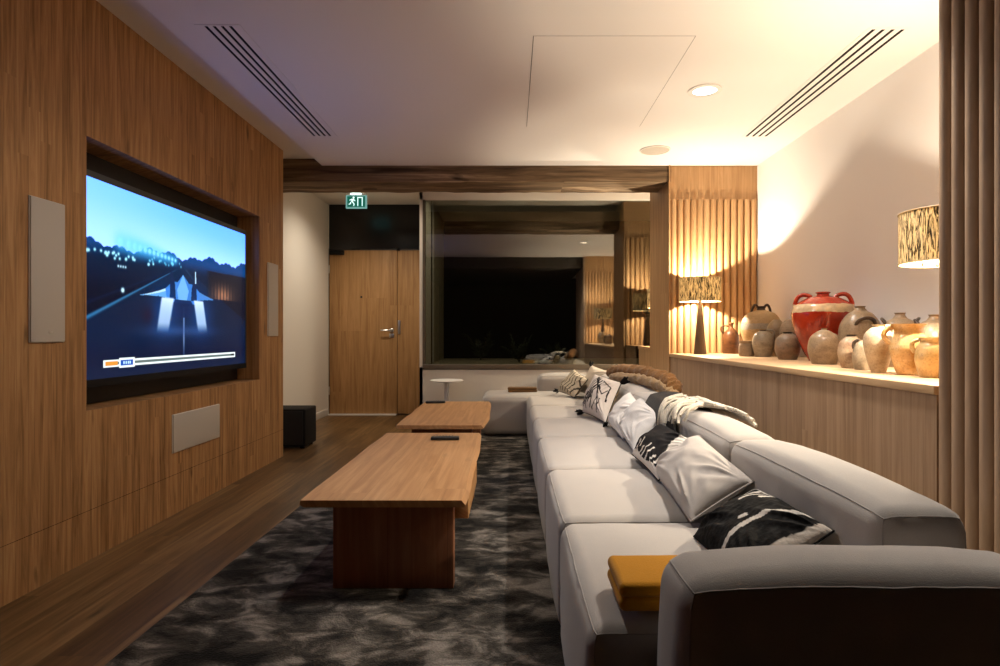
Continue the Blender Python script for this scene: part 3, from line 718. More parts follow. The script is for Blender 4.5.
remote((-.675, 5.36, .382), .12, .175, .055, 'black remote on the far table close to the white side table')
# side table
t = thing('side_table', 'small round white pedestal side table below the window', 'table', (-.66, 6.15, 0))
MB().lathe((-.66, 6.15, 0), [(0, .513), (.15, .513), (.168, .518), (.170, .526), (.165, .530), (0, .530)], 48, close=False).build('tabletop', M['tabwhite'], t)
MB().lathe((-.66, 6.15, 0), [(.028, .012), (.026, .25), (.026, .513)], 24).build('post', M['tabwhite'], t)
MB().lathe((-.66, 6.15, 0), [(.13, 0), (.132, .006), (.12, .012), (.03, .016)], 40).build('foot', M['tabwhite'], t)

# ------------------------------------------------------------------ sectional sofa
def sofa():
    t = thing('sectional_sofa', 'long low pale grey L shaped fabric sofa along the ledge wall', 'sofa', (.5, 3.3, 0))
    ZS = .408
    ys = [1.195, 1.913, 2.66, 3.48, 4.23, 4.98, 5.76]
    XF, XB0, XB1 = .155, .755, .955
    def blk(name, a, r, bt, bs, wr, seed):
        mb, sf, h = rblock(*a, r, bt, bs, wr, seed)
        o = mb.build(name, M['sofa'], t, 60)
        piping(sf, h).build('piping', M['pipe'], o, 60)
        return o
    for i in range(6): blk('seat', (XF, XB0 + .06, ys[i] + .003, ys[i + 1] - .003, .022, ZS), .048, .020, .015, .005, i * 3.1)
    blk('seat', (-.285, XB0 + .06, 5.766, 6.43, .022, ZS - .006), .07, .014, .010, .005, 52)
    yb = [1.225, 2.10, 2.92, 3.78, 4.62, 5.50]
    for i in range(5): blk('backrest', (XB0, XB1, yb[i] + .003, yb[i + 1] - .003, .022, .635), .05, .028, .012, .0028, 7 + i * 5.3)
    blk('backrest', (XB0 + .05, XB1, 5.51, 6.44, .022, .60), .045, .02, .01, .006, 77)
    blk('backrest', (.285, XB0 + .04, 6.16, 6.435, ZS - .03, .575), .05, .02, .01, .005, 91)
    blk('armrest', (.288, .965, .995, 1.19, .022, .582), .055, .024, .014, .004, 17)
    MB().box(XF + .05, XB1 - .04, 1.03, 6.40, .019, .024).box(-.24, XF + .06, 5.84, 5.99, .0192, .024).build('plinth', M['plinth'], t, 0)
sofa()

# ------------------------------------------------------------------ pillows
def seg_d(u, v, a, b):
    ax, ay, bx, by = *a, *b; dx, dy = bx - ax, by - ay; L = dx * dx + dy * dy
    q = max(0, min(1, ((u - ax) * dx + (v - ay) * dy) / L)) if L else 0
    return math.hypot(u - ax - q * dx, v - ay - q * dy)
def pillow(name, label, mat, q, T, paint=None, n=40, seed=0, tass=None, pinch=.05, wr=.010, group='throw pillows on the sofa', back=.55, cord=None, cordr=.0028):
    """q: bottom-far, bottom-near, top-near, top-far corners. u runs far to near, v bottom to top"""
    q = [Vector(p) for p in q]
    c = sum(q, Vector()) / 4
    t = thing(name, label, 'pillow', (c.x, c.y, min(p.z for p in q)), group)
    du, dv = (q[1] + q[2] - q[0] - q[3]), (q[3] + q[2] - q[0] - q[1]); nr = dv.cross(du).normalized()
    if nr.dot(Vector((0, 0, 1)) - c) < 0: nr = -nr      # faces into the room
    mb = MB(); mb.col = [] if paint else None
    def pt(u, v, side):
        uu, vv = 2 * u - 1, 2 * v - 1
        uu2 = uu * (1 - pinch * (1 - vv * vv)); vv2 = vv * (1 - pinch * (1 - uu * uu)); a, b = (uu2 + 1) / 2, (vv2 + 1) / 2
        p = (q[0] * (1 - a) + q[1] * a) * (1 - b) + (q[3] * (1 - a) + q[2] * a) * b
        e = max(0, (1 - uu ** 2) * (1 - vv ** 2)); hgt = T * e ** .42
        k = noise.noise(Vector((u * 3.1 + seed, v * 3.3, side * 4))) * wr
        rad = math.atan2(vv, uu)
        for (cu, cv, base) in ((1.04, .96, 222), (-.04, .04, 45), (1.04, .02, 135)):
            du_, dv_ = u - cu, v - cv; ra = math.hypot(du_, dv_); an = math.degrees(math.atan2(dv_, du_)) % 360
            for kk, off in enumerate((-27, -9, 8, 24)):
                df = (an - base - off - 5 * math.sin(ra * 6 + seed + kk)) / 4.6
                if abs(df) < 3: k += wr * 1.15 * (.6 + .4 * math.sin(seed * 1.7 + kk * 2.1)) * math.exp(-df * df) * math.exp(-((ra - .28) / .24) ** 2)
        k += wr * .35 * noise.noise(Vector((u * 7 + v * 3 + seed, v * 5 - u * 4, 1.5)))
        return p + nr * side * (hgt * (1 if side > 0 else back) + k * min(1, e * 5))
    for side in (1, -1):
        o = len(mb.v)
        for j in range(n + 1):
            for i in range(n + 1):
                mb.v.append(pt(i / n, j / n, side))
                if paint: mb.col.append(paint(i / n, j / n, side))
        for j in range(n):
            for i in range(n): a = o + j * (n + 1) + i; mb.f.append((a, a + 1, a + n + 2, a + n + 1))
    # weld the rim
    bmm = bmesh.new()
    if not paint:
        vs = [bmm.verts.new(v) for v in mb.v]; bmm.verts.ensure_lookup_table()
        for f in mb.f: bmm.faces.new([vs[i] for i in f])
        bmesh.ops.remove_doubles(bmm, verts=bmm.verts[:], dist=1e-5); bmm.verts.index_update()
        mb.v = [v.co.copy() for v in bmm.verts]; mb.f = [tuple(v.index for v in f.verts) for f in bmm.faces]
    bmm.free()
    mb.build('cover', mat, t, 80)
    rim = [pt(i / 24, 0, 1) for i in range(24)] + [pt(1, i / 24, 1) for i in range(24)] + [pt(1 - i / 24, 1, 1) for i in range(24)] + [pt(0, 1 - i / 24, 1) for i in range(24)]
    MB().tube(rim, cordr, 6, closed=True).build('piping', cord or (mat if not paint else M['tassel']), t, 80)
    if tass:
        for ci in tass:
            p = q[ci]; d = (p - c).normalized(); g = MB()
            d2 = Vector((d.x, d.y, max(d.z, -.02) * .5)).normalized() if ci < 2 else d
            side = d2.cross(nr).normalized()
            for k in range(16):
                a = random.uniform(0, 2 * PI); rr = random.uniform(.004, .020); L = .055
                off = side * math.cos(a) * rr + nr * math.sin(a) * rr
                g.tube([p - d2 * .012, p + d2 * .012 + off * .8, p + d2 * L + off * 1.3], [.004, .006, .004], 5)
            g.build('tassel', M['tassel'], t, 60)
    return t
W_, K_ = (.66, .62, .57), (.012, .011, .012)
# A: big plain grey pillow
pillow('lumbar_pillow', 'big plain grey pillow leaning on the backrest between two black patterned pillows', M['pillow_grey'],
       [(.580, 2.43, .438), (.540, 1.80, .438), (.748, 1.85, .545), (.738, 2.36, .600)], .078, seed=2, n=60, wr=.012, pinch=.03)
# B: black and white brushed pillow behind it
def paintB(u, v, side):
    if side < 0: return W_
    w = .04 * math.sin(v * 9 + 2)
    edge = v < .09 + .03 * math.sin(u * 9) or u > .86 + .06 * math.sin(v * 6)
    if edge: return W_
    for k in range(7):
        a = .10 + k * .12
        if seg_d(u, v, (a, .04), (a + .09, .34 + .09 * math.sin(k * 2.3))) < .017: return W_
    return K_
pillow('throw_pillow', 'black pillow with short white streaks half hidden behind the big plain grey pillow', M['print'],
       [(.565, 2.80, .438), (.565, 2.30, .438), (.742, 2.36, .565), (.722, 2.86, .570)], .06, paintB, n=90, seed=5)
# C: cool grey pillow and the white one behind
pillow('throw_pillow', 'plain pale grey pillow in front of the white pillow and beside the dark draped throw', M['pillow_blue'],
       [(.625, 3.47, .438), (.585, 2.85, .438), (.765, 2.98, .595), (.725, 3.36, .640)], .07, seed=8, n=50)
pillow('throw_pillow', 'white pillow squeezed between the pale grey pillow and the tasselled line print pillow', M['pillow_white'],
       [(.615, 3.78, .438), (.60, 3.22, .438), (.72, 3.28, .60), (.725, 3.66, .645)], .06, seed=11)
# D: white pillow with black line drawing and tassels
LD = []
for k in range(5): LD.append(((.10 + .075 * k, .42 - .03 * k), (.44 + .06 * k, .98 - .04 * k)))
for k in range(4): LD.append(((.32 + .06 * k, .96 - .02 * k), (.70 + .02 * k, .60 - .10 * k)))
for k in range(6): LD.append(((.14 + .05 * k, .06 + .05 * k), (.20 + .07 * k, .40 + .06 * k)))
LD += [((.45, .42), (.60, .10)), ((.60, .10), (.70, .42)), ((.70, .42), (.84, .16)), ((.62, .72), (.80, .52)), ((.80, .52), (.90, .66)), ((.52, .52), (.50, .12)),
       ((.30, .36), (.30, .08)), ((.22, .30), (.40, .30)), ((.66, .86), (.92, .76)), ((.92, .76), (.94, .40)), ((.36, .22), (.48, .40)), ((.82, .40), (.76, .10))]
def paintD(u, v, side):
    if side < 0: return (.30, .22, .13)
    if .15 < u < .97 and .05 < v < .97:
        for a, b in LD:
            if seg_d(u, v, a, b) < .0135: return K_
    return (.64, .58, .53)
pillow('throw_pillow', 'pale pillow with black angular line print and black corner tassels next to the white pillow', M['print'],
       [(.515, 4.30, .44), (.595, 3.77, .44), (.745, 4.05, .67), (.63, 4.46, .70)], .075, paintD, n=100, seed=14, tass=(0, 1, 2))
LE = []
for k in range(6):
    LE.append(((.05 + .16 * k, .06), (.22 + .16 * k, .50))); LE.append(((.22 + .16 * k, .50), (.05 + .16 * k, .95)))
def paintE(u, v, side):
    if side < 0: return (.30, .22, .13)
    for a, b in LE:
        if seg_d(u, v, a, b) < .02: return (.05, .04, .03)
    return (.60, .52, .40)
pillow('throw_pillow', 'cream pillow with dark zigzag print leaning in the far corner seat', M['print'],
       [(.46, 5.88, .44), (.56, 5.30, .44), (.68, 5.30, .60), (.62, 5.86, .655)], .06, paintE, n=80, seed=19, tass=(0,))
pillow('throw_pillow', 'plain beige pillow with a black tassel lying highest in the far corner', M['pillow_beige'],
       [(.66, 5.70, .45), (.74, 5.08, .45), (.86, 5.10, .675), (.77, 5.72, .70)], .06, seed=23, tass=(3,), n=30)
# G: black fluffy pillow in front
def paintG(u, v, side):
    if side < 0: return W_
    if u > .94 + .02 * math.sin(v * 7 + 1.5) - .10 * max(0, v - .7): return (.58, .52, .46)
    pts = [((.55, .0), (.60, .40)), ((.60, .40), (.70, .80)), ((.70, .80), (.84, .97))]
    for a, b in pts:
        if seg_d(u, v, a, b) < .024: return W_
    for a, b in (((.02, .55), (.05, .98)), ((.05, .98), (.24, .97)), ((.14, .72), (.17, .93)), ((.26, .62), (.34, .93)), ((.34, .93), (.46, .97)), ((.40, .80), (.44, .95)), ((.50, .42), (.53, .49))):
        if seg_d(u, v, a, b) < .02: return W_
    g = noise.noise(Vector((u * 34, v * 10, 2))) * .022
    return (max(.003, .008 + g), max(.003, .0075 + g), max(.003, .0075 + g))
pillow('throw_pillow', 'black fluffy pillow with white outlines lying behind the near armrest', M['fluffy'],
       [(.515, 1.69, .43), (.52, 1.30, .43), (.745, 1.385, .545), (.735, 1.79, .535)], .065, paintG, n=110, seed=29, wr=.012)

# ------------------------------------------------------------------ blankets and throws
def folded(name, label, mat, x0, x1, y0, y1, z0, z1, layers, seed, group=None):
    t = thing(name, label, 'blanket', ((x0 + x1) / 2, (y0 + y1) / 2, z0), group)
    hh = (z1 - z0) / layers
    for i in range(layers):
        j = random.uniform(-.004, .004)
        mb, sf, h = rblock(x0 + j, x1 + j, y0 + abs(j), y1 - abs(j), z0 + hh * i + .0005, z0 + hh * (i + 1) + .002, hh * .48, .004, .0, .0035, seed + i, cell=.02)
        mb.build('fold', mat, t, 70)
folded('folded_blanket', 'folded mustard yellow blanket on the seat beside the near armrest', M['mustard'], .222, .46, 1.222, 1.395, .430, .488, 2, 3)
folded('folded_blanket', 'folded brown blanket on the far seat in front of the window', M['brownwool'], -.03, .265, 6.02, 6.15, .414, .46, 2, 9)
def drape():
    t = thing('fringed_throw', 'dark knitted throw with cream fringe draped over the backrest', 'blanket', (.86, 2.9, .5))
    # profile over the backrest: front face, crown, rear face
    prof = [(.735, .46), (.732, .52), (.734, .58), (.742, .625), (.765, .660), (.81, .668), (.86, .672), (.905, .668), (.945, .652), (.968, .625), (.974, .57), (.974, .50), (.974, .44)]
    def along(s):
        s = max(0, min(.9999, s)) * (len(prof) - 1); i = int(s); f = s - i
        return prof[i][0] + (prof[i + 1][0] - prof[i][0]) * f, prof[i][1] + (prof[i + 1][1] - prof[i][1]) * f
    def sheet(y0f, y1f, s0, s1, off, seed, nu=40, nv=48, amp=.010, rib=0):
        mb = MB()
        for lay in (0, 1):
            for j in range(nv + 1):
                for i in range(nu + 1):
                    s = s0 + (s1 - s0) * j / nv; a = i / nu; x, z = along(s)
                    y = y0f(s) + (y1f(s) - y0f(s)) * a
                    dx, dz = along(s + .02); ex, ez = along(s - .02); tx, tz = dx - ex, dz - ez; L = math.hypot(tx, tz) or 1
                    nx, nz = -tz / L, tx / L
                    z -= .024 * min(1, ((y - (2.51 if y < 2.92 else 3.35)) / .41) ** 2) * max(0, min(1, (z - .6) / .06))
                    k = off + amp * (noise.noise(Vector((a * 4 + seed, s * 5, 0))) + .6) + rib * abs(math.sin(a * PI * 7 + 2 * s + noise.noise(Vector((s * 6, a * 3, seed))) * 1.4))
                    k = k if lay == 0 else k - .010
                    mb.v.append(Vector((x + nx * k, y + .010 * noise.noise(Vector((s * 7, seed, a))), z + nz * k)))
        P = (nu + 1) * (nv + 1)
        for lay in (0, 1):
            for j in range(nv):
                for i in range(nu):
                    a = lay * P + j * (nu + 1) + i; q = (a, a + 1, a + nu + 2, a + nu + 1); mb.f.append(q if lay == 0 else q[::-1])
        rimi = [i for i in range(nu + 1)] + [j * (nu + 1) + nu for j in range(1, nv + 1)] + [nv * (nu + 1) + i for i in range(nu - 1, -1, -1)] + [j * (nu + 1) for j in range(nv - 1, 0, -1)]
        for k in range(len(rimi)): a, b = rimi[k], rimi[(k + 1) % len(rimi)]; mb.f.append((a, b, P + b, P + a))
        return mb
    d = sheet(lambda s: 2.58 + .46 * s, lambda s: 3.24 + .06 * s, .02, .86, .012, 3.3, amp=.007)
    d.build('knit', M['knitdark'], t, 70)
    c = sheet(lambda s: 2.40 + 1.3 * max(0, .68 - s), lambda s: 2.97, .46, .74, .016, 8.1, rib=.005, amp=.006, nu=60)
    c.build('cream_band', M['knitcream'], t, 70)
    f = MB()
    for i in range(15):                                             # strands falling over the front edge
        y = 2.49 + .027 * i + random.uniform(-.01, .01); pts = []
        s0 = .46 + random.uniform(-.04, .04); s1 = .07 + random.uniform(-.04, .05) + .02 * (14 - i) * .8; sw = random.uniform(-.05, .09)
        for k in range(10):
            q = k / 9; s = s0 + (s1 - s0) * q; x, z = along(s); dx, dz = along(s + .02); ex, ez = along(s - .02); L = math.hypot(dx - ex, dz - ez) or 1
            kk = .024 + .005 * math.sin(q * 5 + i); pts.append((x - (dz - ez) / L * kk, y + .10 * (1 - q) + sw * (q - .5) + .008 * math.sin(q * 7 + i), z + (dx - ex) / L * kk))
        f.tube(pts, .0065, 7)
    for i in range(14):                                             # strands lying along the top
        y0 = 2.90 - random.uniform(0, .08); L_ = random.uniform(.26, .34) + .014 * i; pts = []; s0 = .43 + .018 * i
        for k in range(12):
            q = k / 11; s = s0 + .10 * q + .012 * math.sin(q * 6 + i * 2); x, z = along(s); pts.append((x, y0 - L_ * q, z + .024 + .004 * math.sin(q * 9 + i)))
        f.tube(pts, .0065, 7)
    f.build('fringe', M['knitcream'], t, 70)
drape()
def furthrow():
    t = thing('fur_throw', 'brown shaggy throw bundled on top of the far backrest', 'blanket', (.88, 4.2, .66))
    def roll(pts, r, mat, name, seed):
        P = [Vector(p) for p in pts]; L = []
        for i in range(len(P) - 1):
            for k in range(14): L.append(P[i].lerp(P[i + 1], k / 14))
        L.append(P[-1])
        for _ in range(6): L = [L[0]] + [(L[i - 1] + L[i] * 2 + L[i + 1]) / 4 for i in range(1, len(L) - 1)] + [L[-1]]
        n = len(L); rr = [r * (.55 + .45 * min(1, i / 4, (n - 1 - i) / 4)) * (1 + .10 * math.sin(i * 1.55)) for i in range(n)]
        mb = MB().tube(L, rr, 22)
        mb.v = [v + Vector((noise.noise(v * 38 + Vector((seed, 0, 0))), noise.noise(v * 38 + Vector((0, seed, 0))), noise.noise(v * 38 + Vector((0, 0, seed))))) * .012 for v in mb.v]
        mb.build(name, mat, t, 80)
    roll([(.80, 4.86, .685), (.86, 4.50, .722), (.92, 4.10, .728), (.985, 3.72, .705), (1.0, 3.62, .64)], .050, M['fur'], 'brown_roll', 3)
    roll([(.77, 4.60, .668), (.83, 4.25, .690), (.90, 3.92, .694), (.965, 3.66, .665), (.985, 3.58, .61)], .034, M['furpale'], 'pale_roll', 9)
furthrow()

# ------------------------------------------------------------------ pottery on the ledge
def smooth_prof(ctrl, n=7):
    """Catmull-Rom through (r, z) control points"""
    P = [ctrl[0]] + list(ctrl) + [ctrl[-1]]; out = []
    for i in range(1, len(P) - 2):
        for k in range(n):
            t = k / n; q = []
            for a in (0, 1):
                p0, p1, p2, p3 = P[i - 1][a], P[i][a], P[i + 1][a], P[i + 2][a]
                q.append(.5 * (2 * p1 + (p2 - p0) * t + (2 * p0 - 5 * p1 + 4 * p2 - p3) * t * t + (3 * p1 - p0 - 3 * p2 + p3) * t ** 3))
            out.append((max(0, q[0]), q[1]))
    out.append(ctrl[-1]); return out
def pot(name, label, mat, px, base, halfw, h_px, ctrl, handles=(), neck=None, x=None, hmat=None):
    """px, base: foot point in the photo; ctrl in units of radius and height; handles: (angle, (r,z), (r,z), bow out, bow up, thickness)"""
    s = (base - CY) / (1 - ZL)
    if x is not None: s = (px - CX) / x                     # standing back against the wall
    X, Y = (px - CX) / s, F / s; R, H = halfw / s, h_px / s
    t = thing(name, label, 'pot', (X, Y, ZL), 'old stoneware on the ledge')
    c = (X, Y, ZL + .0005)
    prof = smooth_prof([(r * R, z * H) for r, z in ctrl])
    top = prof[-1]; prof = prof + [(top[0] * .78, top[1] - .002), (top[0] * .7, top[1] - .03 * H), (0, top[1] - .05 * H)] if not neck else prof
    MB().lathe(c, [(0, 0)] + prof, 44, close=False).build('body', mat, t, 60)
    if neck:
        nm, nc = neck; np_ = smooth_prof([(r * R, z * H) for r, z in nc]); tp = np_[-1]
        MB().lathe(c, np_ + [(tp[0] * .7, tp[1] - .001), (0, tp[1] - .012)], 32, close=False).build('neck', nm, t, 60)
    a0 = math.atan2(-X, Y)
    for (ang, p0, p1, bo, bu, th) in handles:
        a = a0 + math.radians(ang); d = Vector((math.cos(a), math.sin(a), 0)); C = Vector(c)
        A = C + d * p0[0] * R + Vector((0, 0, p0[1] * H)); B = C + d * p1[0] * R + Vector((0, 0, p1[1] * H))
        MB().tube(arc(A, B, d * bo * R + Vector((0, 0, bu * H)), 14), th, 10, 1.5).build('handle', hmat or mat, t, 60)
    return t
def side_handle(t, ang0, ang1, r, z, bow, up, th, mat):
    """loop handle lying along the shoulder between two angles"""
    o = ORG[t.name]; a0 = math.atan2(-o.x, o.y)
    p = []
    for i in range(15):
        q = i / 14; a = a0 + math.radians(ang0 + (ang1 - ang0) * q); k = math.sin(PI * q) ** .6
        p.append((o.x + (r + bow * k) * math.cos(a), o.y + (r + bow * k) * math.sin(a), o.z + z + up * k))
    MB().tube(p, th, 10, 1.3).build('handle', mat, t, 60)
brown = clay('brown_glaze', (.045, .017, .007), (.09, .035, .013), .4, c3=(.12, .05, .018), spec=.2)
ochre = clay('ochre_stoneware', (0.336, 0.216, 0.096), (0.480, 0.336, 0.176), .5, band=(.20, .245, (0.368, 0.320, 0.256)))
tanm = clay('tan_stoneware', (0.194, 0.130, 0.076), (0.281, 0.202, 0.130), .6)
grey = clay('grey_stoneware', (.165, .125, .080), (.27, .21, .14), .35, c3=(.21, .17, .125))
greyd = clay('dark_stoneware', (0.120, 0.080, 0.052), (0.240, 0.152, 0.092), .4, c3=(0.192, 0.160, 0.120))
red = clay('red_glaze', (.27, .018, .005), (.38, .034, .009), .2, band=(.295, .345, (.66, .48, .28)), speck=.1, spec=.6)
taupe = clay('taupe_stoneware', (.175, .115, .068), (.29, .205, .125), .32, c3=(.23, .165, .10))
cream = clay('cream_stoneware', (0.360, 0.259, 0.158), (0.490, 0.389, 0.266), .5, c3=(0.446, 0.338, 0.216))
honey = clay('honey_glaze', (0.416, 0.216, 0.064), (0.560, 0.352, 0.144), .22, c3=(0.592, 0.440, 0.240), spec=.6)
yellow = clay('yellow_glaze', (0.443, 0.295, 0.115), (0.574, 0.426, 0.213), .28, spec=.5)
dark = clay('dark_glaze', (.03, .02, .014), (.07, .045, .03), .3)
blot = clay('blotched_stoneware', (0.165, 0.075, 0.041), (0.345, 0.255, 0.165), .4, scale=7, c3=(0.270, 0.217, 0.158))
EGG = [(.62, 0), (.66, .02), (.92, .30), (1, .56), (.90, .80), (.55, .94), (.30, 1)]
ROUND = [(.60, 0), (.66, .03), (.93, .26), (1, .50), (.92, .72), (.62, .90), (.34, .97), (.28, 1)]
pot('bottle_jug', 'slim brown glazed bottle jug with one small handle beside the far table lamp', brown, 731, 353.6, 7.9, 31,
    [(.9, 0), (.97, .02), (1, .3), (.98, .52), (.80, .68), (.36, .80), (.24, .86), (.25, .93), (.32, .95), (.30, 1)], [(180, (.26, .88), (.86, .62), .62, .10, .007)])
t = pot('lidded_jar', 'small squat tan pot with a lug, in front of the big ochre jar', tanm, 746.5, 356.3, 7.5, 15.5,
    [(.88, 0), (.95, .05), (1, .4), (.94, .72), (.86, .82), (.93, .92), (.95, 1)], [(8, (.85, .80), (.95, .45), .22, 0, .006)])
t = pot('storage_jar', 'big round ochre jar with two dark handles on top, nearest the slatted pier', ochre, 761, 0, 19, 45,
    [(.55, 0), (.62, .02), (.86, .30), (1, .55), (.95, .76), (.70, .92), (.34, .985), (.24, 1)], neck=(dark, [(.24, .985), (.20, 1.05), (.26, 1.09)]), x=1.93)
for a in (0, 180):
    o = ORG[t.name]; s_ = F / o.y; a_ = math.atan2(-o.x, o.y) + math.radians(a); d = Vector((math.cos(a_), math.sin(a_), 0)); R_, H_ = 19 / s_, 45 / s_
    MB().tube(arc(o + d * .10 * R_ + Vector((0, 0, .99 * H_)), o + d * .46 * R_ + Vector((0, 0, .95 * H_)), d * .02 * R_ + Vector((0, 0, .15 * H_)), 14), .009, 10, 1.3).build('handle', dark, t, 60)
pot('round_jug', 'grey green round jug with dark neck and handle, in front of the big ochre jar', grey, 763, 356.8, 10.2, 27,
    [(.72, 0), (.78, .03), (.98, .34), (1, .58), (.82, .82), (.42, .94), (.34, .96)], [(0, (.34, .97), (.86, .72), .34, .10, .008)], neck=(dark, [(.36, .93), (.33, .98), (.40, 1.0)]), hmat=grey)
pot('round_jug', 'plain grey round jar half hidden behind the grey green jug', taupe, 776.5, 0, 9.5, 37, EGG, x=1.95)
pot('handled_jug', 'tan jug with a dark handle half hidden to the side of the red urn', tanm, 789.5, 0, 9.5, 38, EGG, [(0, (.35, .98), (.85, .78), .30, .12, .009)], x=1.965, hmat=dark)
pot('round_jug', 'dark brown round jug with a black neck between red urn and grey green jug', greyd, 787.5, 359.6, 11.8, 27.5,
    [(.66, 0), (.74, .03), (.97, .30), (1, .52), (.85, .78), (.48, .92), (.42, .94)], neck=(dark, [(.44, .92), (.36, .97), (.46, 1.0)]))
urn = pot('lidded_urn', 'large glossy red urn with a cream band and two loop handles', red, 823, 0, 29, 66,
    [(.44, 0), (.47, .02), (.68, .20), (.91, .46), (1, .66), (.98, .77), (.86, .86), (.55, .945), (.24, .985), (.20, 1.0)], neck=(red, [(.22, .985), (.19, 1.01), (.24, 1.03), (.20, 1.045)]), x=1.915)
o = ORG[urn.name]; s_ = F / o.y; R_, H_ = 29 / s_, 66 / s_
for a in (0, 180):
    a_ = math.atan2(-o.x, o.y) + math.radians(a); d = Vector((math.cos(a_), math.sin(a_), 0))
    MB().tube(arc(o + d * .36 * R_ + Vector((0, 0, .965 * H_)), o + d * .88 * R_ + Vector((0, 0, .82 * H_)), d * .10 * R_ + Vector((0, 0, .10 * H_)), 14), .013, 12, 1.3).build('handle', red, urn, 60)
pot('round_jug', 'taupe round jug with a tiny spout, standing directly in front of the red urn', taupe, 824, 364, 14.8, 34.5,
    [(.70, 0), (.78, .03), (.97, .30), (1, .52), (.86, .76), (.50, .92), (.22, .98)], [(15, (.30, .88), (.82, .72), .16, .02, .008)], neck=(taupe, [(.24, .965), (.16, 1.0), (.20, 1.04)]))
t = pot('storage_jar', 'large grey jar with a dark arched handle to the near side of the red urn', taupe, 860, 0, 19.5, 54, ROUND, neck=(taupe, [(.30, .985), (.22, 1.03), (.28, 1.06)]), x=1.95)
o = ORG[t.name]; s_ = F / o.y
side_handle(t, 258, 318, .84 * 19.5 / s_, .70 * 54 / s_, .022, .040, .0085, dark)
pot('round_jug', 'blotched brown and cream jug with a dark mouth, beside a small streaked jug', blot, 851, 368, 11.9, 33,
    [(.66, 0), (.74, .03), (.97, .32), (1, .54), (.86, .78), (.46, .93), (.40, .95)], neck=(dark, [(.42, .93), (.36, .98), (.48, 1.01)]))
pot('handled_jug', 'small streaked grey jug leaning close to the cream amphora', grey, 862.5, 369.8, 9.2, 30,
    [(.74, 0), (.80, .03), (1, .36), (.96, .60), (.70, .84), (.36, .95), (.34, 1)], [(170, (.36, .98), (.80, .68), .24, .06, .007)], hmat=dark)
pot('amphora', 'cream egg shaped amphora with a narrow foot and short neck', cream, 878.5, 372.6, 13.6, 48,
    [(.48, 0), (.50, .02), (.72, .22), (.96, .52), (1, .66), (.90, .80), (.58, .91), (.40, .945), (.38, .97), (.48, 1)], [(0, (.42, .96), (.86, .80), .30, .04, .008)])
pot('wide_jug', 'tall honey glazed jug with a wide mouth and ear handle', honey, 909, 375.0, 17.2, 51,
    [(.60, 0), (.62, .02), (.78, .18), (.95, .42), (.97, .55), (.85, .72), (.76, .82), (.80, .93), (.92, .985), (.94, 1)], [(178, (.80, .94), (.90, .62), .40, .02, .010)])
pot('wide_jug', 'short yellow glazed jug beside the near table lamp', yellow, 931, 377.5, 14.0, 40,
    [(.66, 0), (.70, .02), (.92, .28), (1, .50), (.88, .74), (.68, .86), (.66, .92), (.76, 1)], [(175, (.70, .93), (.96, .62), .30, .06, .008)])
for (px, lab, xx, top) in ((900, 'grey jar with two dark handles peeking out behind the cream amphora', 1.95, 50), (934, 'grey jar with a dark handle behind the short yellow jug', 1.95, 51)):
    s_ = (px - CX) / xx
    t = pot('storage_jar', lab, taupe, px, 0, 19.5, top, ROUND, neck=(taupe, [(.30, .985), (.22, 1.04), (.27, 1.08)]), x=xx)
    for (a, b) in ((150, 205), (335, 390)): side_handle(t, a, b, .66 * 19.5 / s_, .84 * top / s_, .012, .030, .008, dark)

# ------------------------------------------------------------------ table lamps
def lamp(x, y, zb, label, R=.165, z0=1.268, z1=1.458):
    t = thing('table_lamp', label, 'lamp', (x, y, zb), 'bark shade table lamps')
    n = 24
    mb = MB(); mb.lathe((x, y, zb), [(.052, 0), (.052, .004), (.050, .012), (.014, z0 - zb - .01), (.010, z0 - zb + .02)], 28)
    mb.build('base', M['lampbase'], t, 40)
    MB().lathe((x, y, 0), [(R, z0), (R, z1), (R - .003, z1), (R - .003, z0), (R, z0)], 64, close=False).build('shade', M['shade'], t, 40)
    MB().tube([(x + R * math.cos(2 * PI * k / 48), y + R * math.sin(2 * PI * k / 48), z0) for k in range(48)], .003, 6, closed=True).build('shade_rim', M['shaderim'], t)
    MB().tube([(x + R * math.cos(2 * PI * k / 48), y + R * math.sin(2 * PI * k / 48), z1) for k in range(48)], .003, 6, closed=True).build('shade_rim', M['shaderim'], t)
    zc = (z0 + z1) / 2
    sp = MB().tube([(x, y, z0), (x, y, zc - .045)], .012, 12)
    for a in (0, 120, 240):
        a = math.radians(a); sp.tube([(x, y, z0 + .03), (x + (R - .003) * math.cos(a), y + (R - .003) * math.sin(a), z0 + .03)], .002, 5)
    sp.build('socket', M['darkmetal'], t)
    MB().lathe((x, y, zc - .045), [(.010, 0), (.014, .012), (.028, .05), (.026, .07), (.012, .088), (0, .092)], 20, close=False).build('bulb', M['bulb'], t)
    L = bpy.data.lights.new('lamp_light', 'POINT'); L.energy = LAMP; L.color = (1, .85, .64); L.shadow_soft_size = .014
    lo = bpy.data.objects.new('lamp_light', L); lo.location = (x, y, zc + .002); COL.objects.link(lo); lo.parent = None
M['lampbase'] = wood('lamp_base_oak', 'Z', 'X', .2, 3, (.045, .025, .012), (.08, .045, .02), (.11, .065, .032), seam=0, knots=0)
M['shaderim'] = plain('shade_rim', (.42, .30, .14), .6)
LAMP = 74
lamp(1.553, 4.93, ZL, 'cone based table lamp with bark pattern shade in front of the far slatted pier')
lamp(1.645, 2.245, ZL, 'table lamp with bark pattern shade partly cut off by the near battened pier')
lamp(1.56, 6.12, .87, 'table lamp on the short ledge between pier and window, seen mirrored in the glass')

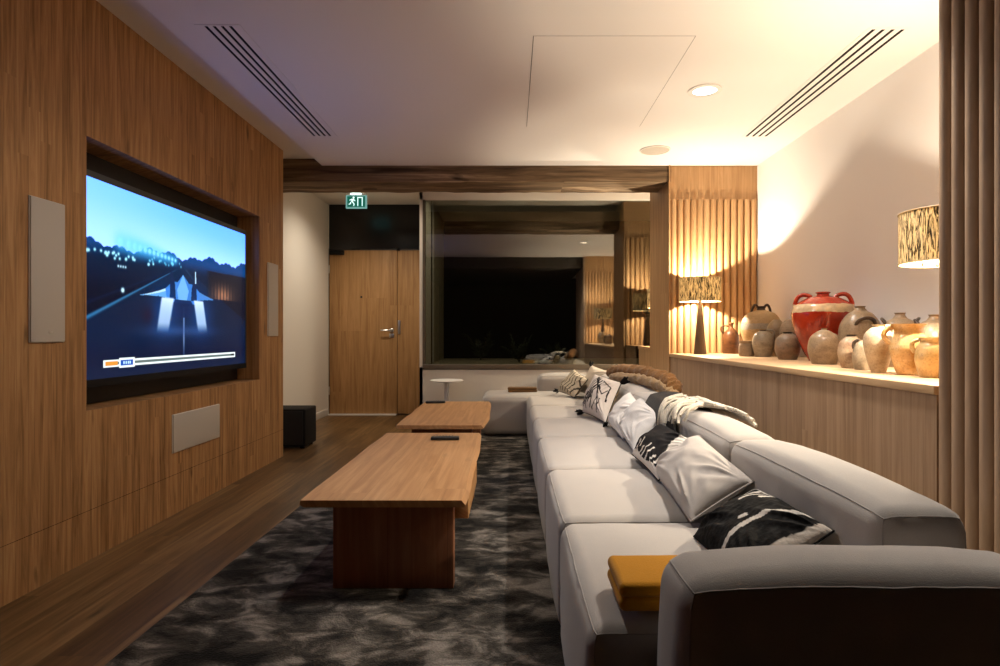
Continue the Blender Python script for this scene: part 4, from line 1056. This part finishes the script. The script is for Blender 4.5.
# ------------------------------------------------------------------ lights
def spot(x, y, z, power, ang, blend, col=(1, .92, .82), tilt=(0, 0), size=.05):
    L = bpy.data.lights.new('downlight_beam', 'SPOT'); L.energy = power; L.spot_size = math.radians(ang); L.spot_blend = blend; L.color = col; L.shadow_soft_size = size
    o = bpy.data.objects.new('downlight_beam', L); o.location = (x, y, z); o.rotation_euler = (tilt[0], tilt[1], 0); COL.objects.link(o)
spot(1.145, 3.545, ZC - .02, 80, 88, .6)
spot(1.145, 2.325, ZC - .02, 130, 98, .7)
spot(-.35, 2.50, ZC - .02, 50, 165, .7)
spot(-1.5, 6.3, ZV - .02, 60, 150, .8, (1, .87, .70))
spot(.3, 6.05, ZV - .02, 62, 150, .8, (1, .86, .66))
W = bpy.data.worlds.new('night'); sc.world = W; W.use_nodes = True
bgn = W.node_tree.nodes['Background']; bgn.inputs[0].default_value = (.35, .33, .36, 1); bgn.inputs[1].default_value = .02
L = bpy.data.lights.new('lightwell_lamp', 'AREA'); L.shape = 'RECTANGLE'; L.size = 1.6; L.size_y = .25; L.energy = 5; L.color = (1, .84, .55)
o = bpy.data.objects.new('lightwell_lamp', L); o.location = (.1, 6.85, 2.55); COL.objects.link(o)
# corridor light leaking under the door
L = bpy.data.lights.new('corridor_light', 'AREA'); L.shape = 'RECTANGLE'; L.size = .8; L.size_y = .3; L.energy = 3; L.color = (1, .95, .85)
o = bpy.data.objects.new('corridor_light', L); o.location = (-1.83, 7.75, .25); o.rotation_euler = (math.radians(60), 0, 0); COL.objects.link(o)

# ------------------------------------------------------------------ camera and view
cam = bpy.data.cameras.new('camera'); cam.sensor_fit = 'HORIZONTAL'; cam.sensor_width = 36; cam.lens = 36 * F / 1000
cam.shift_x = -.011; cam.shift_y = .001; cam.clip_start = .05
co = bpy.data.objects.new('camera', cam); co.location = (0, 0, 1); co.rotation_euler = (PI / 2, 0, 0); COL.objects.link(co); sc.camera = co
vs = sc.view_settings; sc.display_settings.display_device = 'sRGB'
vs.view_transform = 'Standard'; vs.look = 'None'; vs.gamma = 1; vs.use_curve_mapping = False; vs.exposure = .12
cy = sc.cycles; cy.use_denoising = True; cy.max_bounces = 8; cy.diffuse_bounces = 5; cy.glossy_bounces = 4; cy.transparent_max_bounces = 8
cy.sample_clamp_indirect = 4; cy.caustics_reflective = False; cy.caustics_refractive = False
